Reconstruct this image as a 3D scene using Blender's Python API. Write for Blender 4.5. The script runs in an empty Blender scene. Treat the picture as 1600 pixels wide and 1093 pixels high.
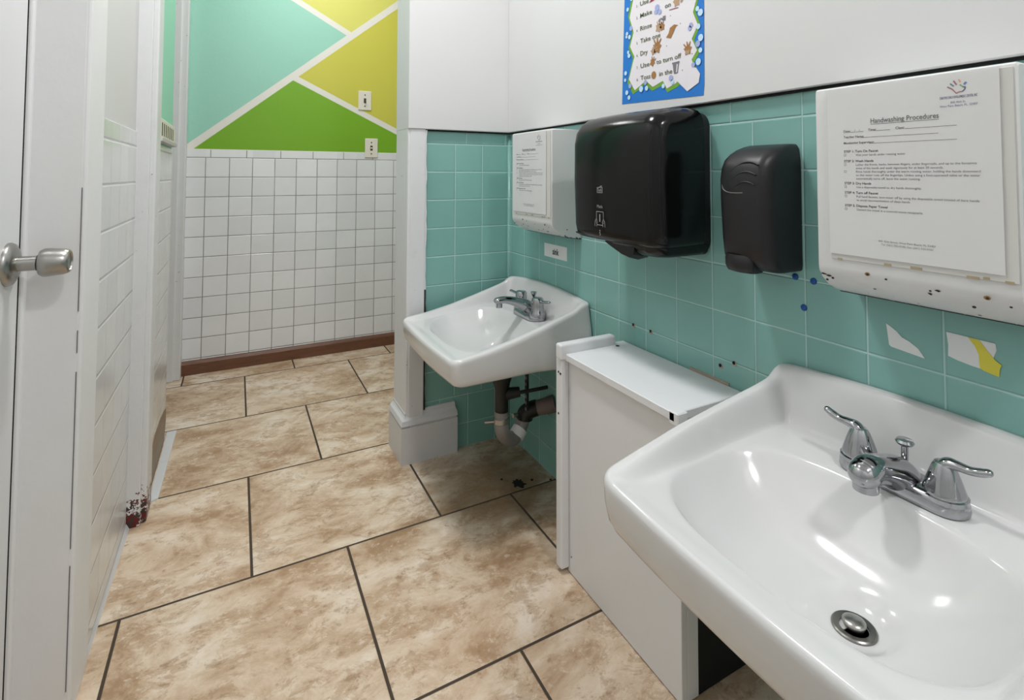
import bpy, bmesh, math, random
from mathutils import Vector, Matrix
random.seed(7)
S = bpy.context.scene
COL = S.collection
PI = math.pi

# ------------------------------------------------------------------ helpers
def link(o, parent=None):
    COL.objects.link(o)
    if parent is not None:
        o.parent = parent
    return o

def root_offset(parent):
    v = Vector((0, 0, 0))
    p = parent
    while p is not None:
        v += p.location
        p = p.parent
    return v

def obj(name, bm, mats, parent=None, smooth=False, angle=None, origin=None):
    """bm in WORLD coordinates -> one mesh object (child of parent)"""
    off = root_offset(parent)
    if origin is not None:
        off = Vector(origin)
    bmesh.ops.translate(bm, verts=bm.verts, vec=-off)
    me = bpy.data.meshes.new(name)
    bmesh.ops.recalc_face_normals(bm, faces=[f for f in bm.faces if f.material_index < 50])
    bm.to_mesh(me); bm.free()
    if not isinstance(mats, (list, tuple)):
        mats = [mats]
    for m in mats:
        me.materials.append(m)
    if smooth:
        for p in me.polygons: p.use_smooth = True
        if angle:
            me.set_sharp_from_angle(angle=math.radians(angle))
    o = bpy.data.objects.new(name, me)
    link(o, parent)
    if origin is not None:
        o.location = off - root_offset(parent)
    return o

def thing(name, label, cat, loc=(0, 0, 0), group=None):
    o = bpy.data.objects.new(name, None)
    o.empty_display_size = .03
    link(o); o.location = loc
    o['label'] = label; o['category'] = cat
    if group: o['group'] = group
    return o

def tag(o, label, cat, group=None):
    o['label'] = label; o['category'] = cat
    if group: o['group'] = group
    return o

def struct(name, bm, mats, parent=None, label=None, **k):
    o = obj(name, bm, mats, parent, **k)
    if parent is None:
        o['kind'] = 'structure'
        if label: o['label'] = label
    return o

def NB(): return bmesh.new()

def box(bm, x0, x1, y0, y1, z0, z1, r=0, seg=2, mi=0):
    t = bmesh.new()
    bmesh.ops.create_cube(t, size=1)
    for v in t.verts:
        v.co = Vector(((x0+x1)/2 + v.co.x*(x1-x0), (y0+y1)/2 + v.co.y*(y1-y0), (z0+z1)/2 + v.co.z*(z1-z0)))
    if r > 0:
        bmesh.ops.bevel(t, geom=t.edges[:], offset=r, segments=seg, profile=.5, affect='EDGES')
    merge(bm, t, mi)

def merge(bm, t, mi=None, M=None):
    if M is not None:
        bmesh.ops.transform(t, matrix=M, verts=t.verts)
    if mi is not None:
        for f in t.faces: f.material_index = mi
    me = bpy.data.meshes.new('tmp'); t.to_mesh(me); t.free()
    bm.from_mesh(me); bpy.data.meshes.remove(me)

def loft(bm, rings, cap0=True, cap1=True, mi=0, closed=True):
    vr = [[bm.verts.new(p) for p in r] for r in rings]
    n = len(rings[0])
    for a, b in zip(vr[:-1], vr[1:]):
        for i in range(n if closed else n-1):
            j = (i+1) % n
            try:
                f = bm.faces.new((a[i], a[j], b[j], b[i])); f.material_index = mi
            except ValueError: pass
    if cap0:
        f = bm.faces.new(list(reversed(vr[0]))); f.material_index = mi
    if cap1:
        f = bm.faces.new(vr[-1]); f.material_index = mi
    return vr

def catmull(pts, n=6):
    P = [Vector(p) for p in pts]
    P = [P[0]*2-P[1]] + P + [P[-1]*2-P[-2]]
    out = []
    for i in range(1, len(P)-2):
        for k in range(n):
            t = k/n
            p0, p1, p2, p3 = P[i-1], P[i], P[i+1], P[i+2]
            out.append(.5*((2*p1)+(p2-p0)*t+(2*p0-5*p1+4*p2-p3)*t*t+(3*p1-p0-3*p2+p3)*t**3))
    out.append(P[-2])
    return out

def tube(bm, pts, rad, seg=20, n=6, mi=0, flat=1.0, smoothpath=True, round_end=False):
    """pts list; rad number or list ; flat = vertical squash of the section"""
    if not isinstance(rad, (list, tuple)): rad = [rad]*len(pts)
    if smoothpath and len(pts) > 2:
        C = catmull(pts, n); R = [v.x for v in catmull([(r, 0, 0) for r in rad], n)]
    else:
        C = [Vector(p) for p in pts]; R = list(rad)
    if round_end:
        d = (C[-1]-C[-2]).normalized(); r = R[-1]; e = C[-1].copy()
        for k in (.35, .65, .88, .98):
            C.append(e+d*r*k); R.append(r*math.sqrt(max(0, 1-k*k)))
    T = []
    for i in range(len(C)):
        a = C[max(0, i-1)]; b = C[min(len(C)-1, i+1)]
        T.append((b-a).normalized())
    up = Vector((0, 0, 1))
    if abs(T[0].dot(up)) > .95: up = Vector((1, 0, 0))
    rings = []
    nrm = (up - T[0]*up.dot(T[0])).normalized()
    for c, t, r in zip(C, T, R):
        nrm = (nrm - t*nrm.dot(t)).normalized()
        bi = t.cross(nrm)
        rings.append([c + bi*(math.cos(2*PI*k/seg)*r) + nrm*(math.sin(2*PI*k/seg)*r*flat) for k in range(seg)])
    loft(bm, rings, mi=mi)

def lathe(bm, prof, center, axis='Z', seg=32, mi=0):
    """prof list of (radius, height)"""
    c = Vector(center); rings = []
    for r, h in prof:
        ring = []
        for k in range(seg):
            a = 2*PI*k/seg
            if axis == 'Z': p = Vector((r*math.cos(a), r*math.sin(a), h))
            elif axis == 'X': p = Vector((h, r*math.cos(a), r*math.sin(a)))
            elif axis == '-X': p = Vector((-h, r*math.cos(a), r*math.sin(a)))
            else: p = Vector((r*math.cos(a), h, r*math.sin(a)))
            ring.append(c+p)
        rings.append(ring)
    loft(bm, rings, mi=mi)

def rrect(hx, hy, r, n=6):
    """rounded rectangle outline 2D, ccw"""
    out = []
    for cx, cy, a0 in ((hx-r, hy-r, 0), (-hx+r, hy-r, PI/2), (-hx+r, -hy+r, PI), (hx-r, -hy+r, 1.5*PI)):
        for k in range(n+1):
            a = a0 + PI/2*k/n
            out.append((cx+r*math.cos(a), cy+r*math.sin(a)))
    return out

def sstep(a, b, x):
    t = max(0, min(1, (x-a)/(b-a))); return t*t*(3-2*t)

def interp(T, x):
    if x <= T[0][0]: return T[0][1]
    for (a, va), (b, vb) in zip(T[:-1], T[1:]):
        if x <= b: return va+(vb-va)*(x-a)/(b-a)
    return T[-1][1]

# flat print helpers: shapes laid on a wall that faces -X (viewer's right is -Y)
def poly_x(bm, X, pts, mi=0):
    vs = [bm.verts.new((X, y, z)) for y, z in pts]
    f = bm.faces.new(vs); f.material_index = mi
    f.normal_update()
    if f.normal.x > 0: f.normal_flip()
    return f

def disc_x(bm, X, y, z, ry, rz=None, mi=0, n=14):
    rz = rz or ry
    poly_x(bm, X, [(y+ry*math.cos(2*PI*k/n), z+rz*math.sin(2*PI*k/n)) for k in range(n)], mi)

_tc = {}
def text2d(s, size, bold=0.0, shear=0.0):
    key = (s, bold, shear)
    if key not in _tc:
        cu = bpy.data.curves.new('txt', 'FONT'); cu.body = s; cu.size = 1; cu.offset = bold; cu.shear = shear
        cu.resolution_u = 3
        o = bpy.data.objects.new('txt', cu); COL.objects.link(o)
        dg = bpy.context.evaluated_depsgraph_get(); dg.update()
        me = bpy.data.meshes.new_from_object(o.evaluated_get(dg))
        vs = [(v.co.x, v.co.y) for v in me.vertices]; fs = [tuple(p.vertices) for p in me.polygons]
        bpy.data.objects.remove(o); bpy.data.curves.remove(cu); bpy.data.meshes.remove(me)
        _tc[key] = (vs, fs)
    vs, fs = _tc[key]
    return [(x*size, y*size) for x, y in vs], fs

def text_x(bm, X, y0, z0, s, size, mi=0, width=None, bold=0.0, align='L', tilt=0.0):
    vs, fs = text2d(s, size, bold)
    if not vs: return
    x0 = min(v[0] for v in vs); x1 = max(v[0] for v in vs)
    k = (width/(x1-x0)) if width else 1
    sh = 0 if align == 'L' else ((x1-x0)*k/2 if align == 'C' else (x1-x0)*k)
    nv = [bm.verts.new((X, y0-((x-x0)*k-sh), z0+y+tilt*((x-x0)*k-sh))) for x, y in vs]
    for f in fs:
        try:
            g = bm.faces.new([nv[i] for i in f]); g.material_index = mi
            g.normal_update()
            if g.normal.x > 0: g.normal_flip()
        except ValueError: pass

# ------------------------------------------------------------------ materials
def srgb(r, g, b):
    f = lambda c: (c/255/12.92) if c/255 <= .04045 else ((c/255+.055)/1.055)**2.4
    return (f(r), f(g), f(b), 1)

class NT:
    def __init__(s, name):
        s.m = bpy.data.materials.new(name); s.m.use_nodes = True
        s.t = s.m.node_tree; s.t.nodes.clear()
        s.out = s.t.nodes.new('ShaderNodeOutputMaterial')
        s.b = s.t.nodes.new('ShaderNodeBsdfPrincipled')
        s.t.links.new(s.b.outputs[0], s.out.inputs[0])
    def n(s, typ, **k):
        x = s.t.nodes.new(typ)
        for a, v in k.items(): setattr(x, a, v)
        return x
    def l(s, a, b): s.t.links.new(a, b)
    def set(s, name, v):
        if hasattr(v, 'is_output') or isinstance(v, bpy.types.NodeSocket): s.l(v, s.b.inputs[name])
        else: s.b.inputs[name].default_value = v
    def val(s, inp, v):
        if isinstance(v, bpy.types.NodeSocket): s.l(v, inp)
        else: inp.default_value = v
    def math(s, op, a, b=None, c=None, clamp=False):
        x = s.n('ShaderNodeMath', operation=op, use_clamp=clamp)
        s.val(x.inputs[0], a)
        if b is not None: s.val(x.inputs[1], b)
        if c is not None: s.val(x.inputs[2], c)
        return x.outputs[0]
    def mix(s, fac, a, b):
        x = s.n('ShaderNodeMix', data_type='RGBA'); s.val(x.inputs[0], fac)
        s.val(x.inputs[6], a); s.val(x.inputs[7], b); return x.outputs[2]
    def xyz(s):
        tc = s.n('ShaderNodeTexCoord'); sp = s.n('ShaderNodeSeparateXYZ'); s.l(tc.outputs['Object'], sp.inputs[0])
        s.co = tc.outputs['Object']
        return sp.outputs
    def noise(s, scale, detail=4, rough=.55, co=None, dist=0.0):
        x = s.n('ShaderNodeTexNoise'); x.inputs['Scale'].default_value = scale
        x.inputs['Detail'].default_value = detail; x.inputs['Roughness'].default_value = rough
        x.inputs['Distortion'].default_value = dist
        if co is None: co = s.co
        s.l(co, x.inputs['Vector']); return x.outputs[0]
    def ramp(s, fac, stops):
        x = s.n('ShaderNodeValToRGB'); s.l(fac, x.inputs[0])
        e = x.color_ramp.elements
        while len(e) < len(stops): e.new(.5)
        for k, (p, c) in zip(e, stops): k.position = p; k.color = c
        return x.outputs[0]
    def bump(s, h, dist=.001, strength=1.0):
        x = s.n('ShaderNodeBump'); x.inputs['Distance'].default_value = dist
        x.inputs['Strength'].default_value = strength
        s.l(h, x.inputs['Height']); s.l(x.outputs[0], s.b.inputs['Normal'])
    def smooth(s, x, a, b):
        m = s.n('ShaderNodeMapRange', interpolation_type='SMOOTHSTEP')
        s.val(m.inputs[0], x); m.inputs[1].default_value = a; m.inputs[2].default_value = b
        return m.outputs[0]

def plain(name, col, rough=.5, metal=0, bump=0, bscale=40, coat=0, spec=.5, var=0.0):
    t = NT(name); t.xyz()
    if var:
        nz = t.noise(bscale*.4, 4)
        t.set('Base Color', t.mix(nz, tuple(c*(1-var) for c in col[:3])+(1,), tuple(min(1, c*(1+var)) for c in col[:3])+(1,)))
    else:
        t.set('Base Color', col)
    t.set('Roughness', rough); t.set('Metallic', metal)
    t.set('Specular IOR Level', spec)
    if coat: t.set('Coat Weight', coat); t.set('Coat Roughness', .08)
    if bump: t.bump(t.noise(bscale, 3), bump)
    return t.m

def tile_mat(name, U, u0, pu, z0, pz, ztop, tile, grout, gw=.0022, rough=.22, var=.05, capshift=.03, cappitch=.15, odd=None, bumpd=.0012, soft=.0035, vgain=1.0):
    """square glazed wall tiles laid out in world coordinates (walls keep their origin at the world origin)"""
    t = NT(name); x, y, z = t.xyz()
    u = x if U == 'X' else y
    iscap = t.math('GREATER_THAN', z, ztop)
    uu = t.math('DIVIDE', t.math('SUBTRACT', u, u0), pu)
    uc = t.math('DIVIDE', t.math('SUBTRACT', u, u0+capshift), cappitch)
    if odd is not None:      # courses below this height break joint by half a tile
        low = t.math('LESS_THAN', z, odd)
        uu = t.math('ADD', uu, t.math('MULTIPLY', low, .5))
    fu = t.math('FRACT', uu); fc = t.math('FRACT', uc)
    du = t.math('MULTIPLY', t.math('MINIMUM', fu, t.math('SUBTRACT', 1.0, fu)), pu)
    dc = t.math('MULTIPLY', t.math('MINIMUM', fc, t.math('SUBTRACT', 1.0, fc)), cappitch)
    if vgain != 1: du = t.math('MULTIPLY', du, vgain); dc = t.math('MULTIPLY', dc, vgain)
    d1 = t.n('ShaderNodeMix', data_type='FLOAT'); t.l(iscap, d1.inputs[0]); t.l(du, d1.inputs[2]); t.l(dc, d1.inputs[3])
    du = d1.outputs[0]
    zz = t.math('DIVIDE', t.math('SUBTRACT', z, z0), pz)
    fz = t.math('FRACT', zz)
    dz = t.math('MULTIPLY', t.math('MINIMUM', fz, t.math('SUBTRACT', 1.0, fz)), pz)
    far = t.math('GREATER_THAN', z, ztop+pz*.3)
    dz = t.math('ADD', dz, t.math('MULTIPLY', far, 1.0))
    d = t.math('MINIMUM', du, dz)
    wob = t.noise(9, 3); d = t.math('ADD', d, t.math('MULTIPLY', t.math('SUBTRACT', wob, .5), .0012))
    g = t.smooth(d, gw*.35, gw*.75)
    wn = t.n('ShaderNodeTexWhiteNoise', noise_dimensions='2D'); cb = t.n('ShaderNodeCombineXYZ')
    t.l(t.math('FLOOR', uu), cb.inputs[0]); t.l(t.math('FLOOR', zz), cb.inputs[1]); t.l(cb.outputs[0], wn.inputs[0])
    wv = wn.outputs[0]
    a = tuple(c*(1-var) for c in tile[:3])+(1,); b = tuple(min(1, c*(1+var)) for c in tile[:3])+(1,)
    tc = t.mix(wv, a, b)
    mott = t.noise(14, 5, .6)
    tc = t.mix(t.math('MULTIPLY', t.smooth(mott, .45, .75), .22), tc, tuple(c*.86 for c in tile[:3])+(1,))
    t.set('Base Color', t.mix(g, grout, tc))
    rg = t.n('ShaderNodeMix', data_type='FLOAT'); t.l(g, rg.inputs[0]); rg.inputs[2].default_value = .75
    t.l(t.math('ADD', rough-.05, t.math('MULTIPLY', t.noise(22, 3), .1)), rg.inputs[3])
    t.set('Roughness', rg.outputs[0])
    h = t.math('ADD', t.smooth(d, 0, soft), t.math('MULTIPLY', t.noise(11, 2), .35))
    h = t.math('ADD', h, t.math('MULTIPLY', wv, .0))
    t.bump(h, bumpd)
    return t.m

TEAL = srgb(127, 175, 168)
M = {}
M['teal_right'] = tile_mat('teal_glazed_tile_side', 'Y', 1.5679, .1, .6404, .094, 1.0164, TEAL, srgb(172, 203, 199), gw=.0021, capshift=.05)
M['teal_back'] = tile_mat('teal_glazed_tile_alcove', 'X', .7523, .1, .6404, .094, 1.0164, TEAL, srgb(172, 203, 199), gw=.0022, odd=.176, capshift=-.06)
M['white_far'] = tile_mat('white_glazed_tile_corridor', 'X', -.1319, .09814, .9901, .09225, .9901, srgb(227, 228, 231), srgb(142, 139, 137), gw=.0026, rough=.15, capshift=.02)
M['white_left'] = tile_mat('white_glazed_tile_left', 'Y', 1.29, .1, .985, .094, .985, srgb(218, 219, 220), srgb(192, 192, 192), gw=.0020, rough=.20, bumpd=.0011, soft=.005, vgain=3.0)

M['paint'] = plain('white_wall_paint', srgb(209, 209, 209), .6, bump=.0009, bscale=14, var=.015)
M['trim'] = plain('white_gloss_trim_paint', srgb(228, 228, 229), .52, bump=.0008, bscale=25, var=.03)
M['door'] = plain('white_door_paint', srgb(226, 226, 227), .38, bump=.0005, bscale=22, var=.02)
M['ceiling'] = plain('ceiling_paint', srgb(235, 235, 235), .7)
M['crack'] = plain('dusty_crack', srgb(112, 112, 112), .9)
M['black_gap_shade'] = plain('dark_joint_and_shade', srgb(16, 15, 15), .9)  # black for joints and holes, also for painted shade
M['porcelain'] = plain('white_vitreous_china', srgb(207, 207, 207), .12)
M['chrome'] = plain('chrome', srgb(172, 173, 176), .08, metal=1)
M['steel'] = plain('brushed_steel', srgb(168, 166, 162), .3, metal=1, bump=.00005, bscale=300)
M['drain_steel'] = plain('worn_steel', srgb(140, 138, 134), .28, metal=1)
M['black_gloss'] = plain('black_smoked_plastic', srgb(13, 13, 14), .16, spec=.3, bump=.0001, bscale=120)
M['black_satin'] = plain('black_satin_plastic', srgb(30, 28, 31), .40, spec=.4, bump=.00012, bscale=300)
M['dim_mark'] = plain('dark_grey_plastic', srgb(92, 88, 92), .4)
M['black_mark'] = plain('grey_print', srgb(150, 150, 148), .5)
M['black_rubber'] = plain('black_pipe_plastic', srgb(14, 14, 14), .45)
M['pipe'] = plain('grey_white_pvc', srgb(134, 129, 126), .42, var=.08, bscale=30)
M['pipe_old'] = plain('weathered_grey_pipe', srgb(112, 98, 95), .7, var=.2, bscale=60)
M['paper'] = plain('paper', srgb(222, 222, 223), .5)
M['ink'] = plain('printed_black', srgb(40, 40, 44), .6)
M['ink_soft'] = plain('printed_grey', srgb(92, 92, 96), .6)
M['navy'] = plain('printed_navy', srgb(40, 44, 110), .6)
M['print_red'] = plain('printed_red', srgb(150, 50, 45), .6)
M['print_orange'] = plain('printed_orange', srgb(226, 140, 60), .6)
M['print_teal'] = plain('printed_teal', srgb(40, 110, 120), .6)
M['print_green'] = plain('printed_green', srgb(100, 160, 60), .6)
M['print_blue'] = plain('printed_blue', srgb(40, 90, 180), .6)
M['wood_brown'] = None
M['putty'] = plain('blue_putty', srgb(24, 80, 150), .6)
M['tape'] = plain('yellow_tape', srgb(216, 205, 70), .5)
M['scrap'] = plain('torn_white_paper', srgb(222, 224, 224), .7, bump=.0006, bscale=50)
M['plate'] = plain('ivory_plate_plastic', srgb(226, 219, 208), .35)
M['socket_dark'] = plain('dark_slot', srgb(60, 52, 42), .6)
M['p_blue'] = plain('poster_blue', srgb(30, 116, 200), .35)
M['p_green'] = plain('poster_green', srgb(110, 160, 50), .4)
M['p_white'] = plain('poster_white', srgb(226, 221, 226), .4)
M['p_text'] = plain('poster_olive_lettering', srgb(92, 100, 66), .5)
M['p_brown'] = plain('poster_brown', srgb(158, 112, 62), .5)
M['p_tan'] = plain('poster_tan', srgb(178, 146, 116), .5)
M['p_bubble'] = plain('poster_bubble', srgb(190, 220, 240), .4)
M['p_lilac'] = plain('poster_lilac_bubble', srgb(160, 170, 214), .4)
M['p_grey'] = plain('poster_grey', srgb(120, 116, 124), .5)
M['p_maroon'] = plain('poster_maroon', srgb(140, 40, 66), .5)

def stains(name, base, chip, amount, scale=55, zlo=None, zhi=None, rough=.35, second=None):
    """painted metal with chipped spots, more of them towards the low edge (object z)"""
    t = NT(name); x, y, z = t.xyz()
    n1 = t.noise(scale, 3, .6)
    lim = amount
    if zlo is not None:
        k = t.smooth(z, zlo, zhi)
        th = t.math('ADD', amount, t.math('MULTIPLY', k, .22))
    else: th = amount
    m = t.math('GREATER_THAN', n1, th)
    c = t.mix(m, base, chip)
    if second:
        n2 = t.noise(scale*.35, 5, .65)
        c = t.mix(t.math('MULTIPLY', t.smooth(n2, .56, .8), .3), c, second)
    t.set('Base Color', c); t.set('Roughness', rough)
    t.bump(t.noise(18, 3), .0008)
    return t.m
M['enamel'] = stains('white_chipped_enamel', srgb(214, 214, 214), srgb(38, 30, 24), .66, 60, .0, .05, second=srgb(196, 190, 176))
M['rust'] = plain('rust', srgb(140, 106, 60), .8)
M['chipdark'] = plain('bare_metal_chip', srgb(34, 30, 27), .7)
M['trim_chipped'] = stains('white_chipped_trim_paint', srgb(214, 215, 217), srgb(120, 110, 100), .725, 70, rough=.4, second=srgb(184, 184, 184))
M['plinth'] = stains('scuffed_white_plinth_paint', srgb(206, 207, 209), srgb(110, 104, 98), .735, 60, rough=.45, second=srgb(168, 165, 160))
M['cab'] = stains('white_painted_board', srgb(220, 221, 223), srgb(96, 90, 86), .80, 60, rough=.4, second=srgb(206, 206, 206))

# old dirty plastic sleeve
def sleeve_mat():
    t = NT('clear_plastic_sleeve')
    tr = t.n('ShaderNodeBsdfTransparent'); tr.inputs[0].default_value = (.97, .97, .97, 1)
    mx = t.n('ShaderNodeMixShader'); mx.inputs[0].default_value = .16
    t.set('Base Color', srgb(226, 226, 224)); t.set('Roughness', .16)
    t.l(tr.outputs[0], mx.inputs[1]); t.l(t.b.outputs[0], mx.inputs[2]); t.l(mx.outputs[0], t.out.inputs[0])
    return t.m
M['sleeve'] = sleeve_mat()
M['oldsleeve'] = plain('yellowed_plastic', srgb(203, 202, 198), .3, bump=.0004, bscale=30, var=.03)
M['glue'] = plain('brown_glue_residue', srgb(166, 152, 122), .6)

def floor_mat():
    t = NT('travertine_look_floor_tile'); x, y, z = t.xyz()
    P, L = .4485, .451
    row = t.math('DIVIDE', t.math('SUBTRACT', y, .921), P)
    ri = t.math('FLOOR', row); fr = t.math('FRACT', row)
    par = t.math('ABSOLUTE', t.math('MODULO', ri, 2.0))
    off = t.math('ADD', .256, t.math('MULTIPLY', par, .047-.256))
    cu = t.math('DIVIDE', t.math('SUBTRACT', x, off), L)
    fu = t.math('FRACT', cu)
    du = t.math('MULTIPLY', t.math('MINIMUM', fu, t.math('SUBTRACT', 1., fu)), L)
    dr = t.math('MULTIPLY', t.math('MINIMUM', fr, t.math('SUBTRACT', 1., fr)), P)
    d = t.math('MINIMUM', du, dr)
    g = t.smooth(d, .0024, .0036)
    # every tile has its own piece of the stone pattern
    cb = t.n('ShaderNodeCombineXYZ'); t.l(t.math('FLOOR', cu), cb.inputs[0]); t.l(ri, cb.inputs[1])
    wn = t.n('ShaderNodeTexWhiteNoise', noise_dimensions='2D'); t.l(cb.outputs[0], wn.inputs[0])
    vm = t.n('ShaderNodeVectorMath', operation='MULTIPLY_ADD'); t.l(wn.outputs[1], vm.inputs[0]); vm.inputs[1].default_value = (9, 9, 9); t.l(t.co, vm.inputs[2])
    mp = t.n('ShaderNodeMapping'); mp.inputs['Scale'].default_value = (1.0, 1.35, 1); mp.inputs['Rotation'].default_value = (0, 0, .35); t.l(vm.outputs[0], mp.inputs[0])
    co = mp.outputs[0]
    n1 = t.noise(4.6, 8, .66, co, .35)
    n2 = t.noise(13, 8, .74, co, .5)
    n3 = t.noise(40, 6, .75, co, .4)
    base = t.ramp(n1, [(.36, srgb(160, 130, 100)), (.44, srgb(189, 164, 138)), (.52, srgb(209, 189, 166)), (.62, srgb(223, 210, 194))])
    dark = t.smooth(n2, .485, .59)
    c = t.mix(t.math('MULTIPLY', dark, .55), base, srgb(163, 132, 100))
    pit = t.math('MULTIPLY', t.smooth(n3, .54, .63), t.smooth(n2, .40, .58))
    c = t.mix(t.math('MULTIPLY', pit, .5), c, srgb(234, 222, 206))
    pit2 = t.math('MULTIPLY', t.smooth(n3, .47, .36), t.smooth(n2, .40, .58))
    c = t.mix(t.math('MULTIPLY', pit2, .6), c, srgb(138, 106, 76))
    tone = t.noise(1.1, 2, .5)
    c = t.mix(t.math('MULTIPLY', t.smooth(tone, .42, .7), .16), c, srgb(208, 170, 140))
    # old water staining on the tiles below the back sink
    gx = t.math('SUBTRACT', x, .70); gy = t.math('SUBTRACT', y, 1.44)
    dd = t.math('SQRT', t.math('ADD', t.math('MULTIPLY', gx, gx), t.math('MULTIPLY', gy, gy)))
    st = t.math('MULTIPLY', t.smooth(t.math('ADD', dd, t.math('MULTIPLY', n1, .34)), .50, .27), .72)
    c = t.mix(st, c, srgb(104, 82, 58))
    t.set('Base Color', t.mix(g, srgb(66, 54, 42), c))
    rr = t.n('ShaderNodeMix', data_type='FLOAT'); t.l(g, rr.inputs[0]); rr.inputs[2].default_value = .8
    t.l(t.math('ADD', .34, t.math('MULTIPLY', n2, .25)), rr.inputs[3]); t.set('Roughness', rr.outputs[0])
    h = t.math('ADD', t.math('MULTIPLY', t.smooth(d, .001, .005), 1.0), t.math('MULTIPLY', n3, .25))
    t.bump(h, .0012)
    return t.m
M['floor'] = floor_mat()

def mural_mat():
    """painted triangles with white bands, on the corridor wall above the tiles"""
    t = NT('painted_geometric_mural'); x, y, z = t.xyz()
    def line(p, q):          # signed distance to the line p->q, + on its left
        (x0, z0), (x1, z1) = p, q
        L = math.hypot(x1-x0, z1-z0); nx, nz = -(z1-z0)/L, (x1-x0)/L
        return t.math('ADD', t.math('MULTIPLY', x, nx), t.math('MULTIPLY_ADD', z, nz, -(nx*x0+nz*z0)))
    a = line((-.195, 1.040), (.765, 1.853)); b = line((.236, 1.403), (.767, 1.147)); c = line((.243, 1.797), (.499, 1.660))
    mint = srgb(150, 204, 187); yel = srgb(200, 194, 74); yel2 = srgb(212, 208, 104); grn = srgb(116, 168, 20)
    left = t.math('GREATER_THAN', a, 0.)
    upr = t.math('GREATER_THAN', c, 0.)
    lower = t.math('GREATER_THAN', b, 0.)
    colL = t.mix(upr, mint, yel2)
    colR = t.mix(lower, grn, yel)
    col = t.mix(left, colR, colL)
    wb = srgb(226, 222, 216)
    def band(d, w, gate=None):
        m = t.smooth(t.math('ABSOLUTE', d), w+.0012, w-.0012)
        return t.math('MULTIPLY', m, gate) if gate is not None else m
    nl = t.math('SUBTRACT', 1., left)
    mk = t.math('MAXIMUM', band(a, .0165), t.math('MAXIMUM', band(b, .0145, nl), band(c, .0145, left)))
    low = t.math('LESS_THAN', z, 1.0305)
    mk = t.math('MAXIMUM', mk, low)
    t.set('Base Color', t.mix(mk, col, wb)); t.set('Roughness', .5)
    t.bump(t.noise(60, 3), .0004)
    return t.m
M['mural'] = mural_mat()
M['mint'] = plain('mint_wall_paint', srgb(146, 208, 184), .5)

def wood(name, a, b, axis='X'):
    t = NT(name); t.xyz()
    mp = t.n('ShaderNodeMapping'); mp.inputs['Scale'].default_value = (3, 20, 20) if axis == 'X' else (20, 3, 20); t.l(t.co, mp.inputs[0])
    n = t.noise(3, 6, .7, mp.outputs[0], 1.2)
    c = t.ramp(n, [(.3, a), (.7, b)])
    sp = t.noise(90, 2); c = t.mix(t.math('MULTIPLY', t.math('GREATER_THAN', sp, .76), .6), c, srgb(170, 150, 136))
    t.set('Base Color', c); t.set('Roughness', .4); t.bump(n, .0005)
    return t.m
M['wood_brown'] = wood('brown_painted_wood', srgb(92, 58, 40), srgb(118, 78, 56))
M['raw_wood'] = wood('bare_wood', srgb(104, 84, 58), srgb(138, 116, 88), 'Y')
M['shim'] = wood('tan_wood_strip', srgb(150, 134, 120), srgb(176, 162, 148), 'Y')

def redstain():
    t = NT('chipped_post_paint'); x, y, z = t.xyz()
    base = t.mix(t.math('MULTIPLY', t.smooth(t.noise(12, 4), .5, .8), .25), srgb(218, 219, 220), srgb(196, 196, 197))
    n = t.noise(75, 4, .7)
    k = t.smooth(z, .02, .145)
    m = t.math('GREATER_THAN', n, t.math('ADD', .46, t.math('MULTIPLY', k, .26)))
    c = t.mix(m, base, srgb(92, 20, 22))
    n2 = t.noise(95, 3, .6)
    m2 = t.math('GREATER_THAN', n2, t.math('ADD', .55, t.math('MULTIPLY', k, .22)))
    c = t.mix(m2, c, srgb(52, 46, 42))
    t.set('Base Color', c); t.set('Roughness', .38); t.bump(t.noise(25, 3), .001)
    return t.m
M['post'] = redstain()

# ------------------------------------------------------------------ room shell
b = NB(); box(b, -1.0, 1.2, -1.3, 3.05, -.06, 0)
floor = struct('floor', b, M['floor'], label='beige stone-look floor tiles laid in a half-bond')
b = NB(); box(b, -1.0, 1.2, -1.3, 3.05, 2.3, 2.36)
struct('ceiling', b, M['ceiling'], label='white ceiling')

# right wall : tiles below, painted board above
b = NB(); box(b, .86, 1.0, -1.2, 1.80, 0, 1.10)
wr = struct('wall_right', b, M['teal_right'], label='teal tiled wall behind both sinks')
b = NB(); box(b, .845, 1.0, -1.2, 1.66, 1.062, 2.3, .002, 1)
struct('upper_board', b, M['paint'], wr)['label'] = 'white painted upper wall'
b = NB(); box(b, .853, .87, -1.2, 1.68, 1.0575, 1.0625)  # dark strip drawing the gap and shadow line under the board
struct('board_gap_shade', b, M['black_gap_shade'], wr)
# screw holes left in the tiles
for (y, z) in ((1.012, .546), (.951, .546), (.749, .531), (.716, .546)):
    b = NB(); lathe(b, [(.0052, 0), (.0052, .0012), (.003, .0014)], (.8602, y, z), '-X', 12)
    h = struct('screw_hole_rim', b, M['shim'], wr)
    b = NB(); lathe(b, [(.0034, .0008), (.0034, .002)], (.8602, y+.0006, z+.002), '-X', 12)
    struct('screw_hole', b, M['black_gap_shade'], wr)

# alcove back wall
b = NB(); box(b, .50, .88, 1.68, 1.81, 0, 1.10)
wb = struct('wall_back', b, M['teal_back'], label='short teal tiled wall at the end of the alcove')
b = NB(); box(b, .4835, .87, 1.66, 1.81, 1.062, 2.3, .002, 1)
struct('upper_board', b, M['paint'], wb)['label'] = 'white painted upper wall'
b = NB(); box(b, .50, .87, 1.672, 1.69, 1.0575, 1.0625)  # same strip again: gap and painted shadow line below this board
struct('board_gap_shade', b, M['black_gap_shade'], wb)
# rounded corner tile strip
b = NB(); tube(b, [(.858, 1.678, 0.0), (.858, 1.678, 1.05)], .006, 12)
struct('corner_bead', b, M['teal_right'], wb, smooth=True)

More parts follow.
